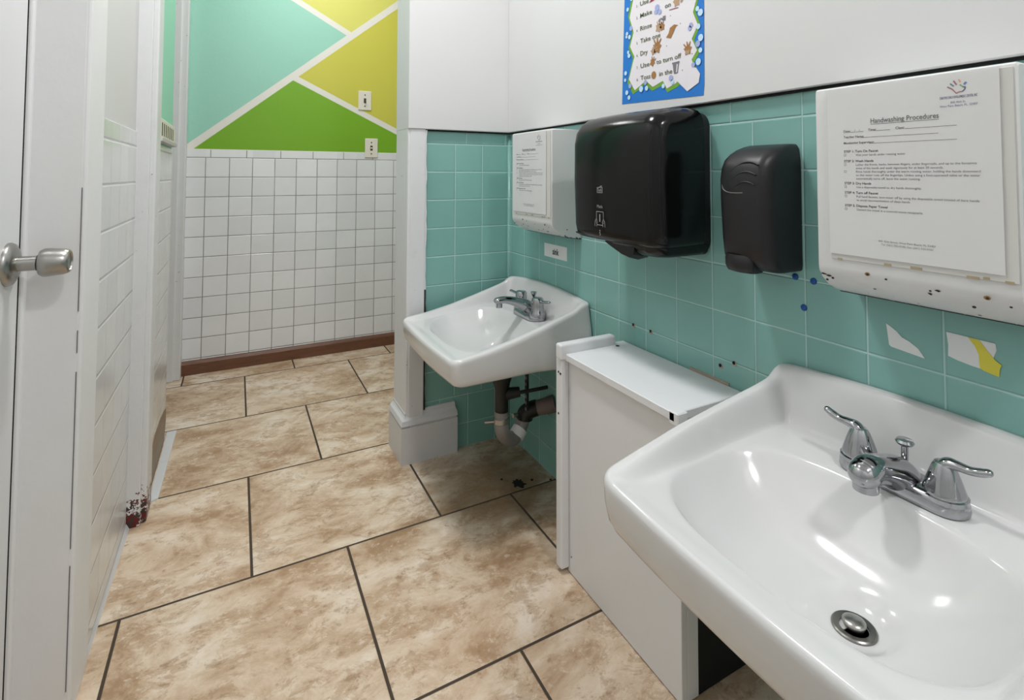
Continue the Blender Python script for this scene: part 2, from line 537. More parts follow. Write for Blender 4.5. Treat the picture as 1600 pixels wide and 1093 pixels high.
# pillar: casing with a bead + plinth block
b = NB()
box(b, .492, .543, 1.665, 1.81, .10, 1.064, .003, 2)
box(b, .484, .497, 1.668, 1.81, .10, 2.3, .004, 2)
pc = struct('trim_1', b, M['trim_chipped'], label='white wooden casing of the opening beside the alcove')
b = NB(); R_e = random.Random(3)
zs = [.155+k*.0226 for k in range(41)]
ed = [.5450+.0018*R_e.random()+(.0025 if R_e.random() > .8 else 0) for _ in zs]
loft(b, [[(.5425, y_, z_) for z_ in zs]+[(e_, y_, z_) for e_, z_ in reversed(list(zip(ed, zs)))] for y_ in (1.6665, 1.681)])
struct('chipped_edge', b, M['trim_chipped'], pc)
b = NB()
ed = [.5464+.0020*R_e.random() for _ in zs]
zs2 = [z_ for z_ in zs if z_ < .56]
loft(b, [[(.5425, y_, z_) for z_ in zs2]+[(e_, y_, z_) for e_, z_ in reversed(list(zip(ed, zs2)))] for y_ in (1.6645, 1.681)])
struct('bare_edge', b, M['chipdark'], pc)
b = NB()
rings = []
for z, e in ((0, 0), (.112, 0), (.1135, -.005), (.1165, -.005), (.118, -.001), (.120, .001), (.134, -.003), (.140, -.010), (.146, -.014), (.152, -.013), (.158, -.017)):
    x0, x1, y0, y1 = .469-e, .657+e*.3, 1.655-e, 1.81
    rings.append([(x0, y0, z), (x1, y0, z), (x1, y1, z), (x0, y1, z)])
loft(b, rings)
struct('trim_2', b, M['plinth'], label='scuffed white plinth block at the foot of the casing')
# header over the opening is out of frame; the wall above
# partition between the alcove and the corridor, hidden behind the casing
b = NB(); box(b, .88, 1.0, 1.66, 1.81, 0, 2.3)
struct('wall_partition', b, M['paint'], label='end of the partition')

# far corridor wall
b = NB(); box(b, -1.0, 1.2, 2.86, 3.0, 0, 1.027)
wf = struct('wall_far', b, M['white_far'], label='white tiled corridor wall')
b = NB(); box(b, -1.0, 1.2, 2.862, 3.0, 1.027, 2.3)
struct('mural', b, M['mural'], wf)['label'] = 'wall painted with mint, yellow and green triangles'
b = NB()
rings = []
for x in (-.206, 1.2):
    rings.append([(x, 2.8435, 0), (x, 2.8435, .048), (x, 2.848, .056), (x, 2.853, .060), (x, 2.862, .062), (x, 2.862, 0)])
loft(b, rings)
struct('baseboard_far', b, M['wood_brown'], label='brown wooden baseboard below the corridor tiles')
b = NB(); box(b, 1.1, 1.2, 1.81, 2.86, 0, 2.3)
struct('wall_corridor_right', b, M['paint'], label='corridor end wall')

# left side: door, jamb, tiled wall, post, corridor wall
b = NB(); box(b, -.35, -.235, 1.172, 1.72, 0, 1.0255, .0015, 2)
wl = struct('wall_left', b, M['white_left'], label='white tiled wall beside the door')
b = NB(); box(b, -.35, -.238, 1.172, 1.72, 1.0255, 2.3)
struct('upper_wall', b, M['paint'], wl)['label'] = 'white painted upper wall'
b = NB(); box(b, -.242, -.229, 1.1605, 1.281, 0, 2.3, .004, 2)
struct('trim_3', b, M['trim'], label='white door casing board')
b = NB(); box(b, -.36, -.2355, 1.16, 1.18, 0, 2.3, .001, 1)
box(b, -.36, -.3035, 1.1465, 1.18, 0, 2.3, .003, 2)
struct('trim_4', b, M['trim'], label='white door jamb with its stop')
b = NB(); box(b, -.352, -.31, .30, 1.1445, .008, 2.03, .002, 2)
door = struct('door_1', b, M['door'], label='white flush door')
kx, ky, kz = -.31, 1.097, .773
b = NB(); box(b, -.3112, -.3094, 1.1454, 1.148, .0, 2.03)
struct('door_gap', b, M['black_gap_shade'], door)
R_c = random.Random(5); z_ = .05
while z_ < 2.2:
    L_ = .03+.28*R_c.random()
    if R_c.random() > .25:
        b = NB(); box(b, -.2358, -.2348, 1.1592, 1.1606, z_, min(2.25, z_+L_)); struct('paint_crack', b, M['crack'], bpy.data.objects['trim_4'])
    z_ += L_+.004+.03*R_c.random()
knob = bpy.data.objects.new('door_knob', None); link(knob, door); knob.location = (kx, ky, kz); knob['label'] = 'brushed steel door knob'
b = NB(); lathe(b, [(.0335, 0), (.0335, .003), (.031, .007), (.024, .0105), (.0165, .012)], (kx, ky, kz), 'X', 40)
obj('rose', b, M['steel'], knob, smooth=True, angle=40)
b = NB(); lathe(b, [(.0115, .011), (.0115, .036)], (kx, ky, kz), 'X', 28)
obj('spindle', b, M['steel'], knob, smooth=True, angle=40)
b = NB(); lathe(b, [(.0125, .035), (.0125, .0385)], (kx, ky, kz), 'X', 28)
obj('collar', b, M['black_rubber'], knob, smooth=True, angle=40)
b = NB(); lathe(b, [(.014, .037), (.0195, .0385), (.0222, .043), (.0222, .05), (.0205, .068), (.0185, .0735), (.0165, .0755), (.0145, .0758), (.0135, .0738), (.0, .073)], (kx, ky, kz), 'X', 40)
obj('grip', b, M['steel'], knob, smooth=True, angle=40)

# the continuation of the left wall behind the camera and the far end
b = NB(); box(b, -.37, -.235, -1.2, .30, 0, 2.3)
struct('wall_left_near', b, M['paint'], label='left wall behind the camera')
b = NB(); box(b, -.45, 1.0, -1.32, -1.2, 0, 2.3)
struct('wall_rear', b, M['paint'], label='rear wall behind the camera')
b = NB(); box(b, -.37, -.31, .25, 1.2, 2.03, 2.3)
struct('wall_over_door', b, M['paint'], label='wall above the door')

# left post of the opening
b = NB(); box(b, -.26, -.206, 1.70, 1.80, .0, 2.3, .002, 2); box(b, -.215, -.193, 1.712, 1.80, .0, 2.3, .004, 2)
struct('trim_5', b, M['post'], label='white chipped post of the opening with red stain at its foot')
b = NB(); box(b, -.33, -.205, 1.79, 2.235, 0.03, 1.0)
wc = struct('wall_corridor_left', b, M['white_left'], label='corridor left wall with white tiles')
b = NB(); box(b, -.33, -.2065, 1.79, 2.235, 1.0, 2.3)
struct('upper_wall', b, M['mint'], wc)['label'] = 'mint green painted upper wall'
b = NB()
vs = [(-.2035, 1.90, .0), (-.2035, 2.20, .0), (-.2035, 2.2349, .052), (-.2035, 2.2349, .094), (-.2035, 2.19, .105), (-.2035, 2.09, .118), (-.2035, 1.95, .125), (-.2035, 1.86, .10)]
f0 = [b.verts.new(v) for v in vs]; f1 = [b.verts.new((v[0]-.0035, v[1], v[2])) for v in vs]
b.faces.new(f0); b.faces.new(list(reversed(f1)))
for i in range(len(vs)):
    j = (i+1) % len(vs); b.faces.new((f0[i], f0[j], f1[j], f1[i]))
struct('bare_patch', b, M['raw_wood'], wc)['label'] = 'bare brown wood where the bottom tiles are missing'
b = NB()
vs = [(-.20, 1.80), (-.178, 1.815), (-.172, 2.255), (-.20, 2.255)]
loft(b, [[(x, y, 0) for x, y in vs], [(x, y, .004) for x, y in vs]])
struct('trim_6', b, M['plinth'], label='white threshold strip on the floor along the corridor wall')
b = NB(); box(b, -.34, -.255, 2.79, 2.86, 0, 2.3, .002, 1); box(b, -.262, -.232, 2.785, 2.86, 0, 2.3, .003, 1); box(b, -.236, -.206, 2.795, 2.86, 0, 2.3, .003, 1)
struct('trim_7', b, M['trim_chipped'], label='white moulded door casing in the corridor corner')
b = NB(); box(b, -1.0, -.95, 1.7, 3.0, 0, 2.3); box(b, -1.0, -.3, 1.62, 1.80, 0, 2.3)
struct('wall_side_room', b, M['paint'], label='side room walls beyond the corridor opening')

# caulk/plinth strip along foot of the tiled left wall
b = NB(); loft(b, [[(-.24, 1.285, 0), (-.231, 1.285, 0), (-.2345, 1.285, .012)], [(-.24, 1.70, 0), (-.227, 1.70, 0), (-.234, 1.70, .014)]])
struct('baseboard_left', b, M['plinth'], label='thin caulk strip at the foot of the tiled left wall')

# dark blotch on the floor
b = NB(); pts = []
for k in range(22):
    a = 2*PI*k/22; r = .021*(1+.35*random.uniform(-1, 1)); pts.append((.750+r*math.cos(a)*.9, 1.404+r*math.sin(a)*1.05))
loft(b, [[(x, y, 0) for x, y in pts], [(x, y, .0012) for x, y in pts]])
for (x, y, r) in ((.795, 1.40, .005), (.716, 1.445, .004), (.845, 1.375, .004)):
    loft(b, [[(x+r*math.cos(k), y+r*math.sin(k), 0) for k in range(6)], [(x+r*math.cos(k), y+r*math.sin(k), .001) for k in range(6)]])
struct('tar_blot', b, M['black_gap_shade'], floor)['label'] = 'black blot on the floor tiles'

# ------------------------------------------------------------------ sinks
def basin_mesh(W, D, hb, E, arch, deck, bowl, depth, drain, apron=.075, belly=.11, belly_a=.25, flare=0.0):
    """local frame: a = distance from the wall, b = sideways, z = 0 at the front rim; returns list of rings of (a,b,z)"""
    NTH = 320
    ac, bc, A, B, p = bowl
    def ztop(a, bb):
        ds = W/2-abs(bb)
        hbk = hb + arch*(1-min(1, abs(bb)/(W/2))**2)
        dz = deck*(1-sstep(.10, .38, a)) - .003*sstep(.1, .3, a)
        ws = 1-sstep(.010, .034, ds)
        z = dz + (interp(E, a)-dz)*ws
        wbk = 1-sstep(.014, .050, a)
        z = z + (hbk-z)*wbk if hbk > z else z
        wf = 1-sstep(.004, .028, D-a)
        z = z + (0-z)*wf*(1-ws)
        r = ((abs(a-ac)/A)**p+(abs(bb-bc)/B)**p)**(1/p)
        s = 1-min(r, 1.5)**3.0
        k = .045
        sp = k*math.log(1+math.exp(s/k)) if s/k < 30 else s
        # the floor falls towards the drain
        rd = math.hypot((a-drain[0])/A, (bb-drain[1])/B)
        z -= depth*sp*(1-.10*min(1, rd))
        q = 1-sstep(.024, .050, math.hypot(a-drain[0], bb-drain[1]))
        z += (-.003-depth-z)*q
        return z
    def outer(th):
        # ray from bowl centre to rounded rectangle a in [0,D], b in [-W/2,W/2]
        da, db = math.cos(th), math.sin(th)
        best = 9
        lim = []
        if da > 1e-9: lim.append((D-ac)/da)
        if da < -1e-9: lim.append((0-ac)/da)
        if db > 1e-9: lim.append((W/2-bc)/db)
        if db < -1e-9: lim.append((-W/2-bc)/db)
        t = min(lim)
        a, bb = ac+t*da, bc+t*db
        return a, bb
    def corner(a, bb):
        # pull the two front corners (r) and back corners into arcs
        for (ca, sgn, r) in ((D, 1, .020), (0, -1, .012)):
            for sb in (-1, 1):
                oa = ca-sgn*r; ob = sb*(W/2-r)
                if (a-oa)*sgn > 0 and (bb-ob)*sb > 0:
                    dx, dy = a-oa, bb-ob; L = math.hypot(dx, dy)
                    m = max(abs(dx), abs(dy))
                    if L > 1e-9:
                        a, bb = oa+dx/L*r*(m/r), ob+dy/L*r*(m/r)
        # slightly bowed front
        a += .010*(1-(bb/(W/2))**2)*sstep(D*.6, D, a) - .006*sstep(D*.6, D, a)
        return a, bb
    rings = []
    ths = [2*PI*k/NTH for k in range(NTH)]
    # bowl superellipse
    def sup(th):
        c, s = math.cos(th), math.sin(th)
        r = ((abs(c)/A)**p+(abs(s)/B)**p)**(-1/p)
        return c*r, s*r
    out = []
    for th in ths:
        a, bb = outer(th); out.append(corner(a, bb))
    da, db = drain[0]-ac, drain[1]-bc
    for i in range(1, 27):
        u = (1-(1-i/26)**1.5)*.975; w = 1-u
        if i == 1: u = .10; w = .90
        rings.append([(ac+da*w*w+sup(th)[0]*u, bc+db*w*w+sup(th)[1]*u) for th in ths])
    for i in range(0, 34):
        v = (i/33)**1.35
        rings.append([((ac+sup(th)[0]*.985)*(1-v)+o[0]*v, (bc+sup(th)[1]*.985)*(1-v)+o[1]*v) for th, o in zip(ths, out)])
    R3 = []
    for r in rings:
        R3.append([(a, bb, ztop(a, bb)) for a, bb in r])
    # rounded rim then apron and underside
    last = R3[-1]
    cen = (D*.45, 0)
    def inset(pt, d, da_only=False):
        a, bb, z = pt
        # move inwards from front / sides only, never from the wall
        sa = sstep(D*.30, D*.96, a)
        na = a - d*(1 if a > D-.035 else sstep(D-.12, D-.02, a))
        nb = bb - (d if abs(bb) > W/2-.035 else d*sstep(W/2-.10, W/2-.02, abs(bb)))*(1 if bb > 0 else -1)
        return na, nb
    # push the rim outward a hair so the edge is round
    prof = [(-.0035, -.0025), (-.0055, -.008), (-.0055, -.014)]
    for d, dz in prof:
        ring = []
        for pt in last:
            na, nb = inset(pt, d); na = max(na, 0)
            ring.append((na, nb, pt[2]+dz))
        R3.append(ring)
    for f, d in ((.35, -.0045), (.7, -.001), (.88, .004), (.97, .011), (1.0, .021)):
        ring = []
        for pt in last:
            na, nb = inset(pt, d); na = max(na, 0)
            zt = pt[2]-.014; fl = flare*f*max(0, 1-na/.16)*sstep(W/2-.06, W/2-.01, abs(pt[1]))
            ring.append((na, nb+(fl if nb > 0 else -fl), zt+(-apron-zt)*f))
        R3.append(ring)
    under = R3[-1]
    for f, zb in ((.25, -apron-.004), (.5, -apron-.012), (.66, -apron-.022), (.80, -belly+.004), (.92, -belly), (.97, -belly)):
        R3.append([(a+(belly_a-a)*f, bb*(1-f), zb) for a, bb, _ in under])
    return R3

def build_basin(parent, wallx, yc, zr, **k):
    R = basin_mesh(**k)
    b = NB()
    loft(b, [[(wallx-a, yc+bb, zr+z) for a, bb, z in r] for r in R], cap0=True, cap1=True)
    o = obj('basin', b, M['porcelain'], parent, smooth=True)
    return o

def stadium(L, W, n=10):
    r = W/2; out = []
    for s, a0 in ((1, -PI/2), (-1, PI/2)):
        for k in range(n+1):
            a = a0+PI*k/n; out.append((r*math.cos(a), s*(L/2-r)+0)) if False else None
            out.append((r*math.sin(a) if False else r*math.cos(a)*s*0 + r*math.cos(a), 0)) if False else None
    # ends lie at +-Y
    out = []
    for k in range(n+1):
        a = PI*k/n; out.append((r*math.cos(a), (L/2-r)+r*math.sin(a)))
    for k in range(n+1):
        a = PI+PI*k/n; out.append((r*math.cos(a), -(L/2-r)+r*math.sin(a)))
    return out

# ---- back sink
sinkA = thing('wall_sink', 'white china sink in the far corner with exposed drain pipes below', 'sink', (.66, 1.41, .38), 'wall-hung china sinks')
ZA = .464
build_basin(sinkA, .859, 1.412, ZA, W=.438, D=.398, hb=.098,
    E=[(0, .098), (.066, .076), (.152, .051), (.236, .029), (.315, .013), (.398, .002)], arch=.013, deck=.020,
    bowl=(.226, 0, .130, .184, 3.1), depth=.085, drain=(.175, 0), apron=.068, belly=.134, belly_a=.175, flare=.034)
# drain fitting
b = NB(); lathe(b, [(.021, 0), (.021, .002), (.018, .003), (.012, .0015)], (.69, 1.41, ZA-.0775), 'Z', 28)
obj('drain_ring', b, M['drain_steel'], sinkA, smooth=True, angle=40)

def faucet_base(bm, cx, cy, z, L, W, h):
    prof = [(0, 1.0), (.15, 1.02), (.6, 1.0), (.85, .93), (1.0, .80)]
    rings = []
    for t, s in prof:
        rings.append([(cx+x*s, cy+y*(1-(1-s)*.45), z+h*t) for x, y in stadium(L, W)])
    loft(bm, rings)

# faucet A: short tab handles, long low spout
fx, fy, fz = .790, 1.41, .4855
fa = bpy.data.objects.new('faucet', None); link(fa, sinkA); fa.location = Vector((fx, fy, fz))-sinkA.location; fa['label'] = 'small chrome faucet with two tab handles'
b = NB(); faucet_base(b, fx, fy, fz, .142, .056, .015)
obj('base_plate', b, M['chrome'], fa, smooth=True, angle=50)
b = NB()
tube(b, [(fx+.010, fy, fz+.004), (fx-.008, fy, fz+.028), (fx-.045, fy, fz+.046), (fx-.082, fy, fz+.056), (fx-.106, fy, fz+.056)], [.030, .026, .018, .0135, .0125], 24, 7, flat=.8, round_end=True)
tube(b, [(fx-.102, fy, fz+.053), (fx-.102, fy, fz+.036)], .0095, 18)
obj('spout', b, M['chrome'], fa, smooth=True, angle=50)
for s in (1, -1):
    b = NB()
    lathe(b, [(.0235, .012), (.0235, .020), (.020, .025), (.0185, .042), (.0175, .060), (.0150, .064), (0, .0645)], (fx, fy+s*.051, fz), 'Z', 26)
    d = Vector((.012 if s < 0 else -.012, s*.045, 0))
    e = Vector((fx, fy+s*.051, fz+.054))
    tube(b, [e, e+d*.5+Vector((0, 0, .001)), e+d+Vector((0, 0, .004))], [.0065, .006, .0055], 14, 4, flat=.7, round_end=True)
    obj('handle', b, M['chrome'], fa, smooth=True, angle=50)
b = NB(); tube(b, [(fx+.014, fy-.004, fz+.015), (fx+.014, fy-.004, fz+.060)], .003, 12)
lathe(b, [(.003, .055), (.009, .067), (.0095, .071), (0, .072)], (fx+.014, fy-.004, fz), 'Z', 16)
obj('lift_rod', b, M['chrome'], fa, smooth=True, angle=50)

# waste pipes of the back sink
px, py = .695, 1.405
pt = bpy.data.objects.new('drain_pipe', None); link(pt, sinkA); pt.location = Vector((px, py, .2))-sinkA.location; pt['label'] = 'white trap pipe with black tailpiece'
b = NB(); lathe(b, [(.031, .322), (.031, .331), (.0, .3315)], (px, py, 0), 'Z', 28)
lathe(b, [(.0, .205), (.0195, .205), (.0195, .285), (.024, .300), (.031, .322)], (px, py, 0), 'Z', 28)
tube(b, [(px+.012, py-.004, .270), (px+.05, py-.02, .275)], [.018, .014], 20)
obj('tailpiece', b, M['black_rubber'], pt, smooth=True, angle=40)
b = NB(); tube(b, [(px+.03, py-.02, .273), (px+.130, py-.045, .282)], .0055, 14)
obj('pivot_rod', b, M['black_rubber'], pt, smooth=True, angle=40)
b = NB(); box(b, .768, .774, 1.383, 1.396, .215, .385)
for k in range(9): box(b, .7665, .7685, 1.3865, 1.3925, .215+k*.018, .223+k*.018, mi=1)
obj('rod_strap', b, [M['black_rubber'], M['pipe']], pt)
b = NB()
tube(b, [(px, py, .222), (px, py, .185), (px+.008, py+.003, .152), (px+.040, py+.012, .127), (px+.074, py+.022, .148), (px+.089, py+.027, .180)], .0205, 26, 7)
obj('trap_bend', b, M['pipe'], pt, smooth=True, angle=50)
b = NB(); lathe(b, [(.0215, .188), (.0235, .190), (.0235, .203), (.0215, .205)], (px, py, 0), 'Z', 24)
tube(b, [(px-.02, py+.008, .192), (px-.045, py+.02, .190)], .005, 10)
obj('hose_clamp', b, M['steel'], pt, smooth=True, angle=40)
b = NB()
tube(b, [(px+.056, py+.016, .129), (px+.074, py+.022, .145)], .0235, 24)
obj('pipe_sleeve', b, M['paper'], pt, smooth=True, angle=40)
b = NB(); tube(b, [(px+.089, py+.022, .172), (px+.092, py+.021, .188), (px+.106, py+.012, .200), (px+.122, py+.002, .206)], [.0245, .0245, .024, .0235], 22, 5)
box(b, px+.066, px+.116, py+.020, py+.034, .176, .181)
obj('coupling', b, M['black_rubber'], pt, smooth=True, angle=40)
b = NB(); tube(b, [(px+.112, py+.008, .202), (.835, py-.012, .212), (.8605, py-.026, .220)], [.021, .023, .025], 24, 6)
obj('wall_pipe', b, M['pipe_old'], pt, smooth=True, angle=50)
b = NB(); tube(b, [(px+.048, py+.020, .190), (px+.074, py+.024, .187)], .006, 10)
obj('clamp_screw', b, M['steel'], pt, smooth=True, angle=40)

# ---- near sink
sinkB = thing('wall_sink', 'large white china sink in front with two long lever handles on its faucet', 'sink', (.66, .388, .41), 'wall-hung china sinks')
ZB = .496
YB = .388
build_basin(sinkB, .859, YB, ZB, W=.434, D=.406, hb=.088,
    E=[(0, .088), (.033, .074), (.083, .064), (.176, .050), (.26, .036), (.336, .019), (.406, .002)], arch=.010, deck=.007,
    bowl=(.246, 0, .128, .182, 2.85), depth=.087, drain=(.240, -.030), apron=.073, belly=.112, belly_a=.24)
dx, dy = .859-.240, YB-.030
dz = ZB-.003-.087
df = bpy.data.objects.new('drain', None); link(df, sinkB); df.location = Vector((dx, dy, dz))-sinkB.location
b = NB(); lathe(b, [(.0225, -.004), (.0225, .0006), (.0212, .0016), (.0150, .0008), (.0142, -.006)], (dx, dy, dz+.0015), 'Z', 36)
obj('drain_ring', b, M['drain_steel'], df, smooth=True, angle=40)
b = NB(); lathe(b, [(.0141, -.004), (.0141, -.0015)], (dx, dy, dz+.0015), 'Z', 30)
obj('drain_well', b, M['black_rubber'], df)
b = NB(); lathe(b, [(.0095, -.002), (.0122, .0045), (.0118, .0058), (.0085, .0078), (.004, .0086), (0, .0088)], (dx+.0012, dy+.0006, dz+.0015), 'Z', 30)
obj('stopper', b, M['steel'], df, smooth=True, angle=50)

fx, fy, fz = .777, .386, .5045
fb = bpy.data.objects.new('faucet', None); link(fb, sinkB); fb.location = Vector((fx, fy, fz))-sinkB.location; fb['label'] = 'chrome faucet with two long curved lever handles'
b = NB(); faucet_base(b, fx, fy, fz, .150, .050, .019)
obj('base_plate', b, M['chrome'], fb, smooth=True, angle=50)
b = NB()
tube(b, [(fx+.006, fy, fz+.002), (fx-.008, fy, fz+.018), (fx-.034, fy, fz+.030), (fx-.068, fy, fz+.040), (fx-.082, fy, fz+.038)], [.028, .025, .0205, .0190, .0182], 28, 8, flat=.9, round_end=True)
tube(b, [(fx-.079, fy, fz+.034), (fx-.079, fy, fz+.018)], .0145, 22)
obj('spout', b, M['chrome'], fb, smooth=True, angle=50)
for s in (1, -1):
    b = NB(); cy = fy+s*.0500
    lathe(b, [(.0245, .012), (.0245, .0175), (.0225, .0185), (.0225, .021), (.0215, .0235), (.017, .038), (.0125, .050), (.0095, .055), (.0, .0565)], (fx, cy, fz), 'Z', 30)
    e = Vector((fx, cy, fz))
    tube(b, [e+Vector((0, -s*.004, .044)), e+Vector((0, s*.004, .0545)), e+Vector((-.001, s*.014, .0572)), e+Vector((-.001, s*.027, .0575)), e+Vector((-.001, s*.038, .0605)), e+Vector((-.001, s*.044, .063))],
         [.0105, .0095, .0072, .0060, .0062, .0056], 18, 7, flat=.8, round_end=True)
    obj('handle', b, M['chrome'], fb, smooth=True, angle=50)
b = NB(); tube(b, [(fx+.012, fy, fz+.015), (fx+.014, fy, fz+.052)], .0042, 14)
lathe(b, [(.0048, .049), (.0095, .0515), (.0110, .0545), (.0090, .0575), (0, .058)], (fx+.014, fy, fz), 'Z', 22)
obj('lift_rod', b, M['chrome'], fb, smooth=True, angle=50)
# tailpiece under the near sink
b = NB(); lathe(b, [(.020, .2), (.020, .33), (.028, .36), (.028, .388)], (dx, dy, 0), 'Z', 20)
tube(b, [(dx, dy, .205), (dx, dy, .16), (dx+.03, dy, .125), (dx+.07, dy, .16), (dx+.09, dy, .20), (.862, dy, .21)], .019, 18, 6)
obj('drain_pipe', b, M['black_rubber'], sinkB, smooth=True, angle=40)

# ------------------------------------------------------------------ boxed-in pipe cabinet between the sinks
cab = thing('pipe_cover_cabinet', 'low white boarded cabinet standing between the two sinks', 'cabinet', (.77, .87, 0))
b = NB(); box(b, .690, .703, .692, 1.046, .002, .484, .001, 1)
obj('front_panel', b, M['cab'], cab)
b = NB(); box(b, .700, .856, 1.034, 1.046, .002, .484)
obj('end_panel', b, M['cab'], cab)
b = NB(); box(b, .668, .6905, 1.040, 1.064, .012, .487, .004, 3)
obj('corner_strip', b, M['cab'], cab)
b = NB(); box(b, .676, .857, .690, 1.050, .484, .500, .0015, 1)
box(b, .676, .700, .682, .704, .478, .5015, .002, 1)
obj('top_board', b, M['cab'], cab)
b = NB(); box(b, .662, .822, 1.032, 1.056, .4865, .522, .005, 3)
obj('top_lip', b, M['cab'], cab)
b = NB(); box(b, .7035, .730, .692, .704, .002, .484, .001, 1)
obj('stile', b, M['cab'], cab)
b = NB(); box(b, .7305, .857, .6935, .699, .002, .484)  # added black sheet, paints the deep shade inside the open end
obj('shade_panel', b, M['black_gap_shade'], cab)['label'] = 'dark sheet standing in for the shade inside the open cabinet end'
for (x, y, z) in ((.6685, 1.050, .478), (.6665, 1.0515, .455), (.6665, 1.044, .453), (.6895, 1.032, .04), (.6665, 1.052, .36)):
    b = NB(); lathe(b, [(.0032, 0), (.0022, .0015)], (x+.002, y, z), '-X', 10)
    obj('nail_head', b, M['chipdark'], cab)
b = NB(); lathe(b, [(.005, 0), (.004, .0008)], (.818, 1.022, .5003), 'Z', 12)
obj('screw_hole', b, M['chipdark'], cab)
# thin wood strip leaning in the gap between cabinet top and tiles
b = NB(); box(b, .8575, .8598, .728, .830, .487, .505)
tag(obj('wood_strip', b, M['shim']), 'thin tan wood strip stuck behind the white cabinet against the tiles', 'strip')

# ------------------------------------------------------------------ white enamel towel boxes
def towel_box(y0, y1, label):
    t = thing('towel_box', label, 'towel dispenser', (.86, (y0+y1)/2, .735), 'white enamel towel boxes')
    prof = [(.858, 1.041), (.764, 1.041), (.7605, 1.0385), (.76, 1.034), (.76, .782), (.7615, .774), (.768, .764), (.782, .752), (.800, .743), (.815, .738), (.858, .732)]
    b = NB()
    def ring(y, e=0):
        cxx, czz = .81, .89
        return [(x+(e if x < .85 else 0)*(1 if x < cxx else 0), y, z-(e if z > .9 and x < .85 else 0)) for x, z in prof]
    loft(b, [ring(y1-.0005, .0025), ring(y1-.0025, 0), ring(y0+.0025, 0), ring(y0+.0005, .0025)])
    for f in b.faces:
        if all(v.co.z < .7385 for v in f.verts): f.material_index = 1
    # paint chips along the low edge, rust spots on the door
    R = random.Random(int(y0*1000))
    for k in range(11):
        yy = y0+.004+(y1-y0-.008)*R.random(); i = R.choice((6, 7, 8, 9))
        (xa, za), (xb, zb) = prof[i-1], prof[i]; u = R.random()
        x, z = xa+(xb-xa)*u, za+(zb-za)*u
        n = Vector((zb-za, 0, -(xb-xa))).normalized()
        if n.x > 0: n = -n
        tdir = Vector((xb-xa, 0, zb-za)).normalized()
        c = Vector((x, yy, z))+n*.0006; L = .0012+.0042*R.random(); Hh = .0008+.0012*R.random()
        pts = [c+Vector((0, 1, 0))*L*math.cos(2*PI*q/9)*(1+.5*R.uniform(-1, 1))+tdir*Hh*math.sin(2*PI*q/9)*(1+.5*R.uniform(-1, 1)) for q in range(9)]
        f = b.faces.new([b.verts.new(p) for p in pts]); f.material_index = 1
    # ragged bare edge where the paint is worn off the lower lip
    def lip(x, z, n, yA, yB, seed):
        Rl = random.Random(seed); N_ = 46; up = []; dn = []
        for q in range(N_+1):
            y = yA+(yB-yA)*q/N_; h = .0016+.0032*Rl.random()+(.003 if Rl.random() > .85 else 0)
            if Rl.random() > .88: h = .0003
            up.append((x-.0012-h*.55, y, z+h*.62)); dn.append((x+.0006, y, z-.0012))
        for q in range(N_):
            f = b.faces.new([b.verts.new(p) for p in (up[q], up[q+1], dn[q+1], dn[q])]); f.material_index = 1
    lip(.8145, .7380, 0, y1-.001, y0+.001, int(y1*777))
    Rs = random.Random(int(y0*313)); N_ = 24
    for q in range(N_):      # and along the low edge of the end face
        xa = .802+.056*q/N_; xb = .802+.056*(q+1)/N_; za = interp([(.8, .743), (.815, .738), (.858, .732)], xa); zb = interp([(.8, .743), (.815, .738), (.858, .732)], xb)
        h = .0008+.004*Rs.random()*(Rs.random() > .25)
        f = b.faces.new([b.verts.new(p) for p in ((xa, y0-.0003, za-.0005), (xb, y0-.0003, zb-.0005), (xb, y0-.0003, zb+h), (xa, y0-.0003, za+h))]); f.material_index = 1
    for (fy_, z, r, mi) in ((.10, .766, .0022, 1), (.30, .779, .0035, 2), (.40, .776, .0018, 1), (.62, .771, .0016, 1), (.86, .774, .0036, 2), (.95, .768, .0016, 1), (.06, .762, .0022, 1), (.80, .760, .0022, 1)):
        y = y1-(y1-y0)*fy_
        disc_x(b, .7596 if z > .775 else .7575+max(0, (.768-z))*.55, y, z, r, r*.7, mi, 9)
        if mi == 2: disc_x(b, .7590 if z > .775 else .757+max(0, (.768-z))*.55, y-.0004, z-.0003, r*.5, r*.4, 1, 8)
    for k in range(7):   # chips on the visible end face
        x = .765+.085*R.random(); z = .742+.022*R.random()+(.03 if R.random() > .8 else 0)
        c = Vector((x, y0-.0004+.0005, z)); L = .0015+.004*R.random()
        if z < .765 and x < .80: continue
        pts = [c+Vector((L*math.cos(2*PI*q/8)*(1+.4*R.uniform(-1, 1)), -.0006, L*.6*math.sin(2*PI*q/8)*(1+.4*R.uniform(-1, 1)))) for q in range(8)]
        f = b.faces.new([b.verts.new(p) for p in pts]); f.material_index = 1
    obj('cabinet_body', b, [M['enamel'], M['chipdark'], M['rust']], t, smooth=True, angle=25, origin=(.86, (y0+y1)/2, .735))
    # old yellowed sleeve stuck to the door
    b = NB(); yl, yr = y1-.022, y0+.004
    box(b, .7583, .7597, yr, yl, .794, 1.036, .0006, 1)
    for (u, w, z) in ((.06, .006, .7945), (.36, .009, .7955), (.52, .013, .796), (.80, .012, .7945), (.86, .006, .7955), (.96, .008, .7945)):
        y = yl+(yr-yl)*u; box(b, .7578, .7584, y-w/2, y+w/2, z-.0012, z+.0018, mi=1)
    obj('old_sleeve', b, [M['oldsleeve'], M['glue']], t)
    return t

towel_box(.248, .482, 'near white enamel towel box, on the wall above the front sink')
towel_box(1.231, 1.467, 'far white enamel towel box in the corner, left of the big black dispenser')

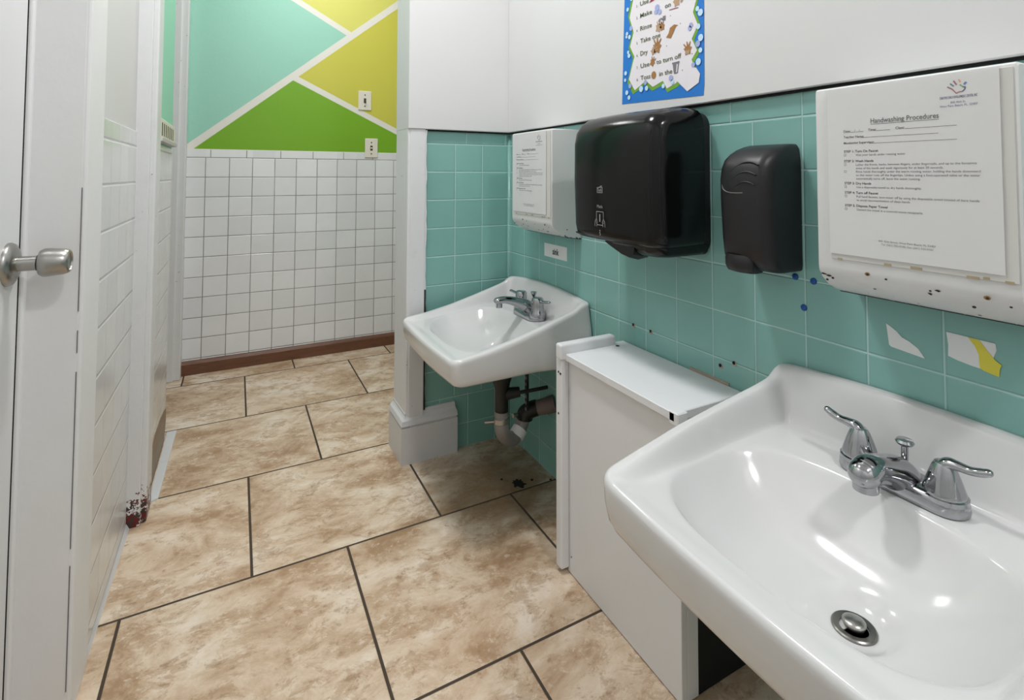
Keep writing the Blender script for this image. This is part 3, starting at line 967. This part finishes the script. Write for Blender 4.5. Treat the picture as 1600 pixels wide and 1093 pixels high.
# ------------------------------------------------------------------ notices
def notice(y_left, label):
    """laminated handwashing sheet; y_left is its left edge as seen"""
    w, X = .197, .7568
    yl = y_left
    b = NB()
    z0, z1 = .802, 1.037
    box(b, X, X+.0006, yl-w, yl, z0, z1)
    t1 = X-.0003
    def T(px, pz, s, size, mi=1, **k): text_x(b, t1, yl-px, pz, s, size, mi, **k)
    def rule(x0, x1, z, th=.0005, mi=1):
        poly_x(b, t1, [(yl-x0, z), (yl-x1, z), (yl-x1, z+th), (yl-x0, z+th)], mi)
    # colour hand emblem
    hx, hz = .158, 1.0175
    def stroke(pts, wd, mi):
        for (xa, za), (xb, zb) in zip(pts[:-1], pts[1:]):
            d = Vector((xb-xa, zb-za)); L = d.length; n = Vector((-d.y, d.x))/L*wd/2
            poly_x(b, t1, [(yl-(hx+xa+n.x), hz+za+n.y), (yl-(hx+xb+n.x), hz+zb+n.y), (yl-(hx+xb-n.x), hz+zb-n.y), (yl-(hx+xa-n.x), hz+za-n.y)], mi)
    stroke([(-.0105, .0035), (-.0055, .000)], .0014, 5); stroke([(-.0075, .007), (-.0038, .0033)], .0016, 6)
    stroke([(-.004, .0102), (-.001, .0045)], .0016, 5); stroke([(.001, .0108), (.003, .0075)], .0015, 7)
    stroke([(.002, .0045), (.0052, .0015)], .0015, 8); stroke([(.0062, .0040), (.0086, .0068)], .0024, 9)
    stroke([(-.0058, .0005), (-.0015, -.0055), (.001, -.0040), (.0045, -.0040)], .0012, 5)
    stroke([(.0045, -.0040), (.0068, -.0018), (.0076, .0012), (.0050, .0012)], .0014, 4)
    T(hx, 1.0065, 'CREATIVE CHILD DEVELOPMENT CENTER, INC', .0042, 4, width=.0375, bold=.02, align='C')
    T(hx, 1.0005, '845 45th St.', .0036, 4, align='C', width=.015)
    T(hx, .9965, 'West Palm Beach, FL, 33407', .0036, 4, align='C', width=.0375)
    # heading
    T(.0985, .9845, 'Handwashing Procedures', .0092, 1, width=.079, bold=.012, align='C')
    rule(.059, .138, .9826, .0006)
    T(.0225, .9740, 'Date:', .0046, 1, bold=.02); rule(.0325, .0495, .9737); T(.0375, .9745, '/', .0044, 1); T(.0435, .9745, '/', .0044, 1)
    T(.0555, .9740, 'Time:', .0046, 1, bold=.02); rule(.0655, .0830, .9737)
    T(.0895, .9740, 'Class:', .0046, 1, bold=.02); rule(.1005, .1560, .9737)
    T(.0225, .9660, 'Teacher Name:', .0044, 1, bold=.02); rule(.0455, .1370, .9655)
    T(.0225, .9575, 'Monitoring Supervisor:', .0044, 1, bold=.02); rule(.0570, .1560, .9570)
    def step(z, head, lines, boxes):
        T(.0225, z, head, .0046, 1, bold=.022)
        zz = z-.0050
        for k, s in enumerate(lines):
            T(.0385, zz-.0048*k, s, .00405, 2, bold=.006)
        for k in boxes:
            q = zz-.0048*k
            for (xa, xb, za, zb) in ((.0225, .0254, 0, .0004), (.0225, .0254, .0028, .0032), (.0225, .0229, 0, .0032), (.0250, .0254, 0, .0032)):
                poly_x(b, t1, [(yl-xa, q+za), (yl-xb, q+za), (yl-xb, q+zb), (yl-xa, q+zb)], 2)
    step(.9455, 'STEP 1: Turn On Faucet', ['Wet your hands under running water'], (0,))
    step(.9320, 'STEP 2: Wash Hands', ['Lather the fronts, backs, between fingers, under fingernails, and up to the forearms',
        'areas of the hands and wash vigorously for at least 20 seconds.', 'Rinse hands thoroughly under the warm running water, holding the hands downward',
        'so that water runs off the fingertips. Unless using a foot-operated valve or the water', 'automatically turns off, leave the water running.'], (0, 2))
    step(.9010, 'STEP 3: Dry Hands', ['Use a disposable towel to dry hands thoroughly.'], (0,))
    step(.8880, 'STEP 4: Turn off Faucet', ['Pull hand faucets, turn water off by using the disposable towel instead of bare hands', 'to avoid recontamination of clean hands.'], (0,))
    step(.8700, 'STEP 5: Dispose Paper Towel', ['Discard the towel in a covered waste receptacle.'], (0,))
    T(.0985, .8250, '845 45th Street, West Palm Beach, FL 33407', .0036, 2, align='C')
    T(.0985, .8207, 'Tel: (561) 555-0100, Fax: (561) 555-0101', .0036, 2, align='C')
    t = thing('notice_sheet', label, 'notice', (X, yl-w/2, z0), 'handwashing notices')
    mats = [M['paper'], M['ink'], M['ink_soft'], M['paper'], M['navy'], M['print_red'], M['print_teal'], M['print_orange'], M['print_green'], M['print_blue']]
    obj('printed_page', b, mats, t)
    b = NB()
    N = 14; g = []
    for i in range(N+1):
        row = []
        for j in range(N+1):
            u, v = i/N, j/N
            bul = .0008*math.sin(u*PI)*math.sin(v*PI)+.0002*math.sin(u*9+v*5)
            row.append(b.verts.new((X-.0012-bul, yl+.004-(w+.006)*u, z0-.003+(z1-z0+.004)*v)))
        g.append(row)
    for i in range(N):
        for j in range(N): b.faces.new((g[i][j], g[i+1][j], g[i+1][j+1], g[i][j+1]))
    obj('plastic_sleeve', b, M['sleeve'], t, smooth=True)
    return t
notice(.4605, 'handwashing notice in a clear sleeve on the near white towel box')
notice(1.4525, 'handwashing notice in a clear sleeve on the far white towel box in the corner')

# ------------------------------------------------------------------ black towel dispenser
td = thing('paper_towel_dispenser', 'big glossy black paper towel dispenser on the teal wall below the poster', 'towel dispenser', (.86, .905, .75))
Y0, Y1 = .765, 1.045
yc = (Y0+Y1)/2; hw = (Y1-Y0)/2
def disp_ring(z, front, inset, rcor, back=.838):
    """closed section, back at the wall plate, front rounded"""
    pts = []
    n = 8; w = hw-inset
    def arc(cx, cy, r, a0, a1):
        for k in range(n+1):
            a = a0+(a1-a0)*k/n; pts.append((cx+r*math.cos(a), cy+r*math.sin(a), z))
    pts.append((back, yc-w-.001, z))
    arc(front+rcor, yc-w+rcor*.8, rcor, 1.5*PI-.0, PI)
    # slightly bowed front
    for k in range(1, 8):
        t = k/8; y = (yc-w+rcor*.8)+(2*w-1.6*rcor)*t
        pts.append((front-.006*math.sin(PI*t), y, z))
    arc(front+rcor, yc+w-rcor*.8, rcor, PI, PI/2)
    pts.append((back, yc+w+.001, z))
    return pts
b = NB()
prof = [(.770, .716, .012, .030), (.773, .708, .006, .034), (.782, .703, .002, .036), (.80, .7005, 0, .036), (.90, .697, 0, .036), (.985, .698, 0, .036), (1.010, .702, .001, .037), (1.028, .711, .004, .040), (1.040, .725, .010, .044), (1.047, .745, .018, .046), (1.0505, .775, .028, .040), (1.052, .805, .034, .026)]
loft(b, [disp_ring(z, f, i, r) for z, f, i, r in prof])
obj('front_cover', b, M['black_gloss'], td, smooth=True, angle=50)
b = NB()
rings = [[(x, y+yc, z+.897) for y, z in rrect(hw-.006, .148-.0, .03)] for x in (.8598, .838)]
rings.append([(.832, y+yc, z+.897) for y, z in rrect(hw-.016, .140, .03)])
loft(b, rings)
obj('back_plate', b, M['black_satin'], td, smooth=True, angle=40)
# rounded right lower housing and paper lip
b = NB()
def low_ring(z, front, y0, y1, r):
    pts = []
    for k in range(7):
        a = 1.5*PI-(PI/2)*k/6; pts.append((front+r+r*math.cos(a), y0+r+r*math.sin(a), z))
    for k in range(7):
        a = PI-(PI/2)*k/6; pts.append((front+r+r*math.cos(a), y1-r+r*math.sin(a), z))
    pts += [(.852, y1, z), (.852, y0, z)]
    return pts
loft(b, [low_ring(.748, .742, .790, .905, .03), low_ring(.751, .728, .778, .918, .034), low_ring(.758, .716, .772, .93, .034), low_ring(.773, .709, .770, .94, .034)])
obj('lower_housing', b, M['black_gloss'], td, smooth=True, angle=50)
b = NB()
loft(b, [[(.712, y, z) for y, z in ((.835, .771), (.838, .752), (.85, .744), (.875, .748), (.905, .758), (.93, .767), (.93, .772))],
         [(.735, y, z) for y, z in ((.835, .771), (.838, .747), (.85, .738), (.875, .742), (.905, .753), (.93, .763), (.93, .772))],
         [(.76, y, z) for y, z in ((.835, .771), (.838, .75), (.85, .741), (.875, .744), (.905, .755), (.93, .765), (.93, .772))]])
obj('tear_lip', b, M['black_satin'], td, smooth=True, angle=40)
b = NB()
loft(b, [[(.716+.0, y, .772), (.702+.001, y, .778), (.7025, y, .7815), (.720, y, .775)] for y in (.93, .98, 1.03)])
obj('cutter_edge', b, M['black_satin'], td)
# vertical ribs by the right front corner
for an in (1.16, 1.34):
    b = NB(); rr = .0365
    tube(b, [(f0+rr+.0355*math.cos(an*PI), yc-hw+.8*rr+.0355*math.sin(an*PI), z_) for f0, z_ in ((.7015, .79), (.6975, .89), (.6985, .985), (.703, 1.008))], .0016, 10, 6)
    obj('rib', b, M['black_gloss'], td, smooth=True)
# printed marks (lettering and pull-here pictogram)
b = NB()
def Xf(y):
    t = (y-(yc-hw+.029))/(2*hw-.058)
    return .6975-.006*math.sin(PI*max(0, min(1, t)))-.0012
y = .921; X_ = Xf(.921)
for (a0, a1, c0, c1) in ((-.010, .010, .8745, .8757), (-.010, .010, .8855, .8867), (-.010, -.0088, .8745, .8865), (.0088, .010, .8745, .8865)):
    poly_x(b, X_, [(y-a0, c0), (y-a1, c0), (y-a1, c1), (y-a0, c1)])
poly_x(b, X_, [(y+.004, .8867), (y-.004, .890), (y-.010, .8895), (y-.005, .888)])
text_x(b, X_-.0002, y, .8772, 'Tork', .0105, 0, width=.0165, align='C', bold=.02)
obj('logo', b, M['black_mark'], td)
b = NB()
text_x(b, X_, y, .8420, 'Matic', .0100, 0, width=.0200, align='C')
obj('lettering', b, M['black_mark'], td)
b = NB()
def bar(x0, z0, x1, z1, w):
    d = Vector((x1-x0, z1-z0)); n = Vector((-d.y, d.x)).normalized()*w/2
    poly_x(b, X_, [(y-(x0+n.x), z0+n.y), (y-(x1+n.x), z1+n.y), (y-(x1-n.x), z1-n.y), (y-(x0-n.x), z0-n.y)])
for q in ((-.012, .834, .012, .834), (-.012, .834, -.012, .817), (.012, .834, .012, .817), (-.009, .8055, .010, .8055)):
    bar(*q, .0014)
bar(0, .8285, 0, .8125, .0034)
for s in (-1, 1):
    bar(s*.018, .802, s*.017, .813, .0013); bar(s*.017, .813, s*.012, .819, .0013); bar(s*.012, .819, s*.009, .812, .0013)
    bar(s*.009, .812, s*.011, .802, .0013); bar(s*.0145, .816, s*.0120, .808, .001)
obj('hands_symbol', b, M['black_mark'], td)
b = NB()
disc_x(b, X_, y, .7935, .0016); bar(.002, .7905, -.002, .7885, .0013); bar(-.002, .7885, .003, .7855, .0013); bar(.003, .7855, -.001, .783, .0013)
obj('drip_symbol', b, M['black_mark'], td)

# ------------------------------------------------------------------ black soap dispenser
sd = thing('soap_dispenser', 'small satin black soap dispenser on the wall left of the near white towel box', 'soap dispenser', (.86, .612, .745))
b = NB()
sy0, sy1 = .571, .673
sc = (sy0+sy1)/2; sw = (sy1-sy0)/2
def soap_ring(z, front, w, r, back=.859):
    pts = [(back, sc-w, z)]
    for k in range(9):
        a = 1.5*PI-(PI/2)*k/8; pts.append((front+r+r*math.cos(a), sc-w+r*.75+r*.75*math.sin(a), z))
    for k in range(1, 5):
        t = k/5; pts.append((front-.0035*math.sin(PI*t), (sc-w+.75*r)+(2*w-1.5*r)*t, z))
    for k in range(9):
        a = PI-(PI/2)*k/8; pts.append((front+r+r*math.cos(a), sc+w-r*.75+r*.75*math.sin(a), z))
    pts.append((back, sc+w, z))
    return pts
sp = [(.7485, .800, sw-.004, .018), (.751, .792, sw-.001, .022), (.760, .780, sw, .026), (.772, .772, sw, .026), (.80, .768, sw, .026), (.86, .764, sw, .026), (.905, .763, sw, .026), (.925, .766, sw, .027), (.940, .773, sw-.0005, .028), (.951, .785, sw-.002, .030), (.959, .800, sw-.003, .030), (.965, .820, sw-.006, .024), (.968, .838, sw-.009, .012)]
loft(b, [soap_ring(*s) for s in sp])
obj('cover', b, M['black_satin'], sd, smooth=True, angle=55)
b = NB()
rings = []
for z, f, w, r in ((.744, .778, .024, .010), (.7465, .771, .027, .012), (.755, .7670, .029, .012), (.768, .7665, .029, .012), (.775, .769, .028, .012)):
    rings.append([(x, y_+.010, z_) for x, y_, z_ in soap_ring(z, f, w, r, .80)])
loft(b, rings)
obj('push_bar', b, M['black_satin'], sd, smooth=True, angle=50)
b = NB()
for k, (z, ww) in enumerate(((.934, .028), (.917, .026), (.900, .024))):
    pts = []
    for i in range(9):
        t = -1+2*i/8; yy = sc-.010-ww*t*.95
        zz = z-.010*(t-.25)**2+.002
        xf = interp([(.86, .7632), (.905, .7625), (.925, .7655), (.940, .7725), (.951, .7845)], zz)-.0030+.002*abs(t)
        pts.append((xf, yy, zz))
    b = NB(); tube(b, pts, .0014, 8, 4)
    obj('grip_ridge', b, M['black_satin'], sd, smooth=True)
b = NB()
pts = [(.7655, .659, .898), (.7630, .655, .889), (.7608, .645, .884), (.7598, .630, .8825), (.7602, .612, .883)]
tube(b, pts, .0011, 10, 5)
obj('window_rim', b, M['dim_mark'], sd, smooth=True)

# ------------------------------------------------------------------ poster
b = NB()
PX = .8446
def frame(pts, off, mi): poly_x(b, PX-off, pts, mi)
frame([(1.0325, 1.090), (.772, 1.078), (.769, 1.10), (.7665, 1.42), (1.018, 1.425), (1.026, 1.2)], .0004, 0)
back = [(1.0325, 1.090), (.772, 1.078), (.7665, 1.42), (1.018, 1.425)]
inner = [(.985, 1.385), (.999, 1.362), (.987, 1.342), (1.001, 1.300), (.9865, 1.260), (1.000, 1.228), (.984, 1.200), (.994, 1.176), (1.005, 1.148), (.984, 1.118),
         (.962, 1.127), (.945, 1.136), (.921, 1.117), (.888, 1.126), (.876, 1.107), (.850, 1.114), (.835, 1.122), (.792, 1.136), (.802, 1.158), (.787, 1.175), (.801, 1.202), (.784, 1.228), (.797, 1.258), (.787, 1.284), (.799, 1.31), (.785, 1.34), (.80, 1.385)]
cen_ = (.893, 1.25)
outer_ = []
for (yy, zz) in inner:
    d = Vector((yy-cen_[0], zz-cen_[1])); d2 = Vector((d.x/.1, d.y/.14)); s_ = 1
    outer_.append((yy+.0065*(1 if d.x > 0 else -1)*min(1, abs(d.x)/.08), zz-.009*(1 if d.y < 0 else -1)*min(1, abs(d.y)/.12)))
def fan(pts, off, mi):
    c = b.verts.new((PX-off, cen_[0], cen_[1])); vs = [b.verts.new((PX-off, y_, z_)) for y_, z_ in pts]
    for i in range(len(vs)):
        f = b.faces.new((c, vs[i], vs[(i+1) % len(vs)])); f.material_index = mi
        f.normal_update()
        if f.normal.x > 0: f.normal_flip()
fan(outer_, .0008, 1); fan(inner, .0012, 2)
# heart-shaped blank tag, low right
frame([(.848, 1.122), (.815, 1.092), (.783, 1.106), (.779, 1.124), (.789, 1.138), (.812, 1.146), (.835, 1.140)], .0016, 2)
PT = .0020
for (z, num, word, w) in ((1.318, '2.', 'Use', .030), (1.289, '3.', 'Make', .041), (1.258, '4.', 'Rinse', .040), (1.228, '5.', 'Take one', .068), (1.198, '6.', 'Dry', .025), (1.168, '7.', 'Use', .031), (1.139, '8.', 'Toss', .034)):
    text_x(b, PX-PT, .976, z, num, .009, 3)
    text_x(b, PX-PT, .962, z, word, .0150, 3, width=w, bold=.012)
text_x(b, PX-PT, .879, 1.289, 'on', .0150, 3, width=.018, bold=.012)
text_x(b, PX-PT, .908, 1.1675, 'to turn off', .0150, 3, width=.077, bold=.012)
text_x(b, PX-PT, .899, 1.1385, 'in the', .0150, 3, width=.041, bold=.012)
def hand(y_, z_, s, mi, rot=0):
    pts = []
    for k in range(10):
        a = rot+2*PI*k/10; r = s*(1.0 if k % 2 == 0 else .62)
        pts.append((y_+r*math.cos(a)*.9, z_+r*math.sin(a)))
    frame(pts, PT, mi)
    for k in range(3):
        a = rot+.6+k*.55
        c, s2 = math.cos(a), math.sin(a)
        frame([(y_+c*s*.5-s2*s*.14, z_+s2*s*.5+c*s*.14), (y_+c*s*1.35-s2*s*.10, z_+s2*s*1.35+c*s*.10), (y_+c*s*1.35+s2*s*.10, z_+s2*s*1.35-c*s*.10), (y_+c*s*.5+s2*s*.14, z_+s2*s*.5-c*s*.14)], PT+.0002, mi)
for (y_, z_, r) in ((.904, 1.298, .0075), (.908, 1.289, .006), (.896, 1.286, .0062)): disc_x(b, PX-PT-.0002*r*100, y_, z_, r, r, 7)
frame([(.930, 1.316), (.918, 1.330), (.913, 1.318)], PT, 9)
hand(.843, 1.294, .013, 5, .2); frame([(.832, 1.288), (.826, 1.290), (.818, 1.318), (.824, 1.318)], PT+.0004, 5)
frame([(.866, 1.281), (.838, 1.279), (.838, 1.2806), (.866, 1.2826)], PT, 9)
hand(.900, 1.250, .012, 5, .7); hand(.888, 1.249, .010, 4, .2)
for k in range(5):   # tap over the hands
    a = PI*k/4; disc_x(b, PX-PT-.0001*k, .892-.006*math.cos(a), 1.265+.004*math.sin(a), .0022, .0022, 8, 8)
frame([(.885, 1.262), (.878, 1.262), (.877, 1.273), (.886, 1.273)], PT, 8)
frame([(.876, 1.222), (.862, 1.217), (.853, 1.229), (.846, 1.240), (.838, 1.241), (.851, 1.2455), (.864, 1.241), (.868, 1.230)], PT, 4)
hand(.905, 1.206, .0165, 4, .5); hand(.917, 1.200, .011, 5, 1.4)
hand(.921, 1.174, .0105, 4, .9)
hand(.812, 1.181, .0135, 4, .3); frame([(.818, 1.180), (.806, 1.180), (.807, 1.172), (.817, 1.172)], PT+.0004, 5)
disc_x(b, PX-PT, .917, 1.144, .0078, .009, 4)
frame([(.8565, 1.158), (.838, 1.158), (.842, 1.136), (.853, 1.136)], PT, 8); frame([(.858, 1.158), (.836, 1.158), (.836, 1.1615), (.858, 1.1615)], PT+.0002, 10)
frame([(.844, 1.156), (.8405, 1.156), (.8435, 1.138), (.846, 1.138)], PT+.0004, 2)
for (y_, z_) in ((.862, 1.268), (.833, 1.243), (.875, 1.203), (.800, 1.170), (.828, 1.140)): disc_x(b, PX-PT, y_, z_, .0013, .0013, 8, 7)
for (y_, z_, r, mi) in ((1.007, 1.322, .005, 6), (.992, 1.345, .006, 6), (1.010, 1.262, .005, 6), (1.012, 1.255, .0042, 6), (.995, 1.272, .0062, 7), (1.001, 1.252, .0055, 6), (1.006, 1.215, .0045, 6), (1.003, 1.206, .0055, 6), (1.016, 1.165, .0055, 6), (1.018, 1.148, .0045, 6), (1.000, 1.131, .006, 7), (1.012, 1.116, .006, 6), (1.004, 1.103, .0055, 6),
        (.960, 1.118, .0075, 6), (.945, 1.131, .006, 7), (.941, 1.117, .006, 6), (.886, 1.114, .0055, 6), (.862, 1.128, .007, 7), (.858, 1.119, .0055, 6), (.784, 1.262, .0055, 6), (.776, 1.252, .0075, 6), (.802, 1.232, .0055, 7), (.806, 1.226, .0055, 7), (.782, 1.224, .006, 6), (.776, 1.199, .0075, 6), (.784, 1.188, .007, 7), (.777, 1.173, .0055, 6), (.783, 1.150, .0075, 6), (.797, 1.146, .0055, 7), (.783, 1.30, .006, 6), (.776, 1.33, .006, 6)):
    disc_x(b, PX-PT-.0003, y_, z_, r*.92, r, mi)
frame([(1.031, 1.0895), (1.0255, 1.0892), (1.024, 1.0930), (1.030, 1.0935)], .0006, 0)
pm = [M['p_blue'], M['p_green'], M['p_white'], M['p_text'], M['p_brown'], M['p_tan'], M['p_bubble'], M['p_lilac'], M['p_grey'], M['p_maroon'], M['p_grey']]
# the sheet itself has a thickness
loft(b, [[(PX+.0003, y_, z_) for y_, z_ in back], [(PX-.0003, y_, z_) for y_, z_ in back]])
po = obj('wall_poster', b, pm, origin=(PX, .9, 1.08))
tag(po, 'blue bordered hand washing steps poster on the upper white wall', 'poster')

# small word label on the tiles
b = NB(); box(b, .8588, .8598, 1.306, 1.435, .6585, .699)
lx = .8586
text_x(b, lx, 1.368, .6695, 'sink', .026, 1, width=.036, align='C', bold=.03)
for k in (0, 1, 2): pass
tag(obj('word_label', b, [M['paper'], M['ink']], origin=(.8593, 1.37, .6585)), 'small white card reading sink, on the tiles below the far white towel box', 'label card')

# paper scraps on tiles
b = NB()
pts = [(.4405, .693), (.4370, .6625), (.4345, .660), (.391, .6555), (.399, .667), (.410, .674), (.420, .6775), (.4265, .6845)]
loft(b, [[(.8599, y_, z_) for y_, z_ in pts], [(.8590, y_, z_) for y_, z_ in pts]])
tag(obj('paper_scrap', b, M['scrap'], origin=(.8595, .415, .656)), 'torn triangular white paper scrap left on the teal tiles', 'paper scrap')
sc2 = thing('paper_scrap', 'torn white paper scrap with a yellow tape strip left on the teal tiles', 'paper scrap', (.8595, .338, .656))
b = NB()
pts = [(.3645, .700), (.3625, .683), (.363, .668), (.352, .665), (.336, .6625), (.320, .6615), (.3105, .690), (.3115, .6985)]
loft(b, [[(.8599, y_, z_) for y_, z_ in pts], [(.8590, y_, z_) for y_, z_ in pts]])
obj('paper', b, M['scrap'], sc2)
b = NB()
pts = [(.340, .699), (.333, .690), (.329, .680), (.328, .663), (.324, .6605), (.3085, .6575), (.3075, .668), (.3055, .673), (.3115, .677), (.319, .686), (.328, .6985)]
loft(b, [[(.8592, y_, z_) for y_, z_ in pts], [(.8584, y_, z_) for y_, z_ in pts]])
obj('tape_strip', b, M['tape'], sc2)

# blue putty dabs
for (y_, z_, lab) in ((.5855, .737, 'blue putty dab on the tiles right under the soap dispenser'), (.5525, .735, 'blue putty dab on the tiles beside the near white towel box edge'), (.5705, .687, 'blue putty dab lowest of the three on the teal tiles')):
    b = NB(); lathe(b, [(.0058, 0), (.0056, .0012), (.0040, .0026), (0, .0030)], (.8598, y_, z_), '-X', 14)
    tag(obj('putty_dab', b, M['putty'], smooth=True, origin=(.8598, y_, z_)), lab, 'adhesive putty', 'blue putty dabs')

# ------------------------------------------------------------------ switch plates on the corridor wall
def plate(y_unused, xc, zc, label, kind):
    Yp = 2.862 if kind == 'switch' else 2.8595
    t = thing('light_switch' if kind == 'switch' else 'wall_socket_plate', label, 'switch' if kind == 'switch' else 'wall plate', (xc, Yp, zc))
    b = NB(); box(b, xc-.034, xc+.034, Yp-.006, Yp, zc-.0515, zc+.0515, .003, 2)
    obj('cover_plate', b, M['plate'], t)
    if kind == 'switch':
        b = NB(); box(b, xc-.006, xc+.006, Yp-.0085, Yp-.005, zc-.012, zc+.012, .001, 1); 
        loft(b, [[(xc-.004, Yp-.007, zc-.006), (xc+.004, Yp-.007, zc-.006), (xc+.004, Yp-.007, zc+.004), (xc-.004, Yp-.007, zc+.004)],
                 [(xc-.003, Yp-.021, zc-.010), (xc+.003, Yp-.021, zc-.010), (xc+.003, Yp-.021, zc-.005), (xc-.003, Yp-.021, zc-.005)]])
        obj('toggle', b, M['socket_dark'], t)
    else:
        b = NB(); box(b, xc-.006, xc+.006, Yp-.0075, Yp-.005, zc-.013, zc+.013)
        obj('insert', b, M['socket_dark'], t)
        b = NB(); box(b, xc-.004, xc+.004, Yp-.0105, Yp-.007, zc-.004, zc+.004, .001, 1)
        obj('toggle', b, M['plate'], t)
    for s in (-1, 1):
        b = NB(); lathe(b, [(.0036, 0), (.0034, .002), (0, .0026)], (0, 0, 0), 'Z', 10)
        bmesh.ops.rotate(b, verts=b.verts, cent=(0, 0, 0), matrix=Matrix.Rotation(PI/2, 3, 'X'))
        bmesh.ops.translate(b, verts=b.verts, vec=(xc, Yp-.0055, zc+s*.030))
        obj('screw', b, M['socket_dark'], t)
plate(0, .593, 1.3065, 'ivory light switch on the yellow part of the mural', 'switch')
plate(0, .6295, 1.0535, 'ivory wall plate at the edge of green mural and white tiles', 'plate')

# ------------------------------------------------------------------ slotted vent on the tile ledge of the corridor wall
vt = thing('slotted_vent', 'white slotted vent box on the tile ledge by the mint wall', 'vent', (-.195, 1.98, 1.0))
b = NB(); box(b, -.2045, -.193, 1.80, 2.17, 1.018, 1.074, .003, 2)
obj('housing', b, M['plate'], vt)
for k in range(7):
    b = NB(); box(b, -.194, -.1925, 1.815+k*.047, 1.832+k*.047, 1.024, 1.062)
    obj('slot', b, M['socket_dark'], vt)
b = NB(); loft(b, [[(-.2045, 1.80, 1.006), (-.190, 1.80, 1.008), (-.188, 1.80, 1.018), (-.2045, 1.80, 1.018)], [(-.2045, 2.2, 1.006), (-.190, 2.2, 1.008), (-.188, 2.2, 1.018), (-.2045, 2.2, 1.018)]])
obj('ledge', b, M['paint'], vt)

# ------------------------------------------------------------------ light
def area(name, loc, sx, sy, power, rot=(0, 0, 0), col=(1, 1, 1)):
    L = bpy.data.lights.new(name, 'AREA'); L.shape = 'RECTANGLE'; L.size = sx; L.size_y = sy; L.energy = power; L.color = col
    o = bpy.data.objects.new(name, L); link(o); o.location = loc; o.rotation_euler = rot
    o['kind'] = 'helper'
    return o
area('ceiling_lamp', (.22, 1.10, 2.27), .20, .20, 18.5, col=(.995, .997, 1))
area('ceiling_lamp', (.55, -.60, 2.27), .20, .20, 18, col=(.995, .997, 1))
area('corridor_lamp', (.30, 2.30, 2.27), .5, .3, 11.5, col=(1, .995, .985))
w = bpy.data.worlds.new('World'); S.world = w; w.use_nodes = True
w.node_tree.nodes['Background'].inputs[0].default_value = (.9, .92, .95, 1); w.node_tree.nodes['Background'].inputs[1].default_value = .25

# ------------------------------------------------------------------ camera
f_, cx_, cy_, yaw, pit, rol = 821.11, 813.625, 241.989, math.radians(28.318), math.radians(2.125), math.radians(.114)
cam = bpy.data.cameras.new('Camera'); co = bpy.data.objects.new('Camera', cam); link(co)
cam.sensor_width = 36; cam.sensor_fit = 'HORIZONTAL'; cam.lens = f_/1600*36
cam.shift_x = (800-cx_)/1600; cam.shift_y = (cy_-546.5)/1600
cam.clip_start = .01
F = Vector((math.sin(yaw)*math.cos(pit), math.cos(yaw)*math.cos(pit), math.sin(pit)))
R_ = Vector((math.cos(yaw), -math.sin(yaw), 0)); U_ = R_.cross(F)
R2 = math.cos(rol)*R_+math.sin(rol)*U_; U2 = -math.sin(rol)*R_+math.cos(rol)*U_
m = Matrix((R2, U2, -F)).transposed().to_4x4(); m.translation = (0, 0, .9139)
co.matrix_world = m
S.camera = co

S.view_settings.view_transform = 'Standard'; S.view_settings.look = 'None'
S.view_settings.exposure = -.36; S.view_settings.gamma = 1; S.view_settings.use_curve_mapping = False
S.cycles.use_denoising = True
S.cycles.max_bounces = 10; S.cycles.diffuse_bounces = 6
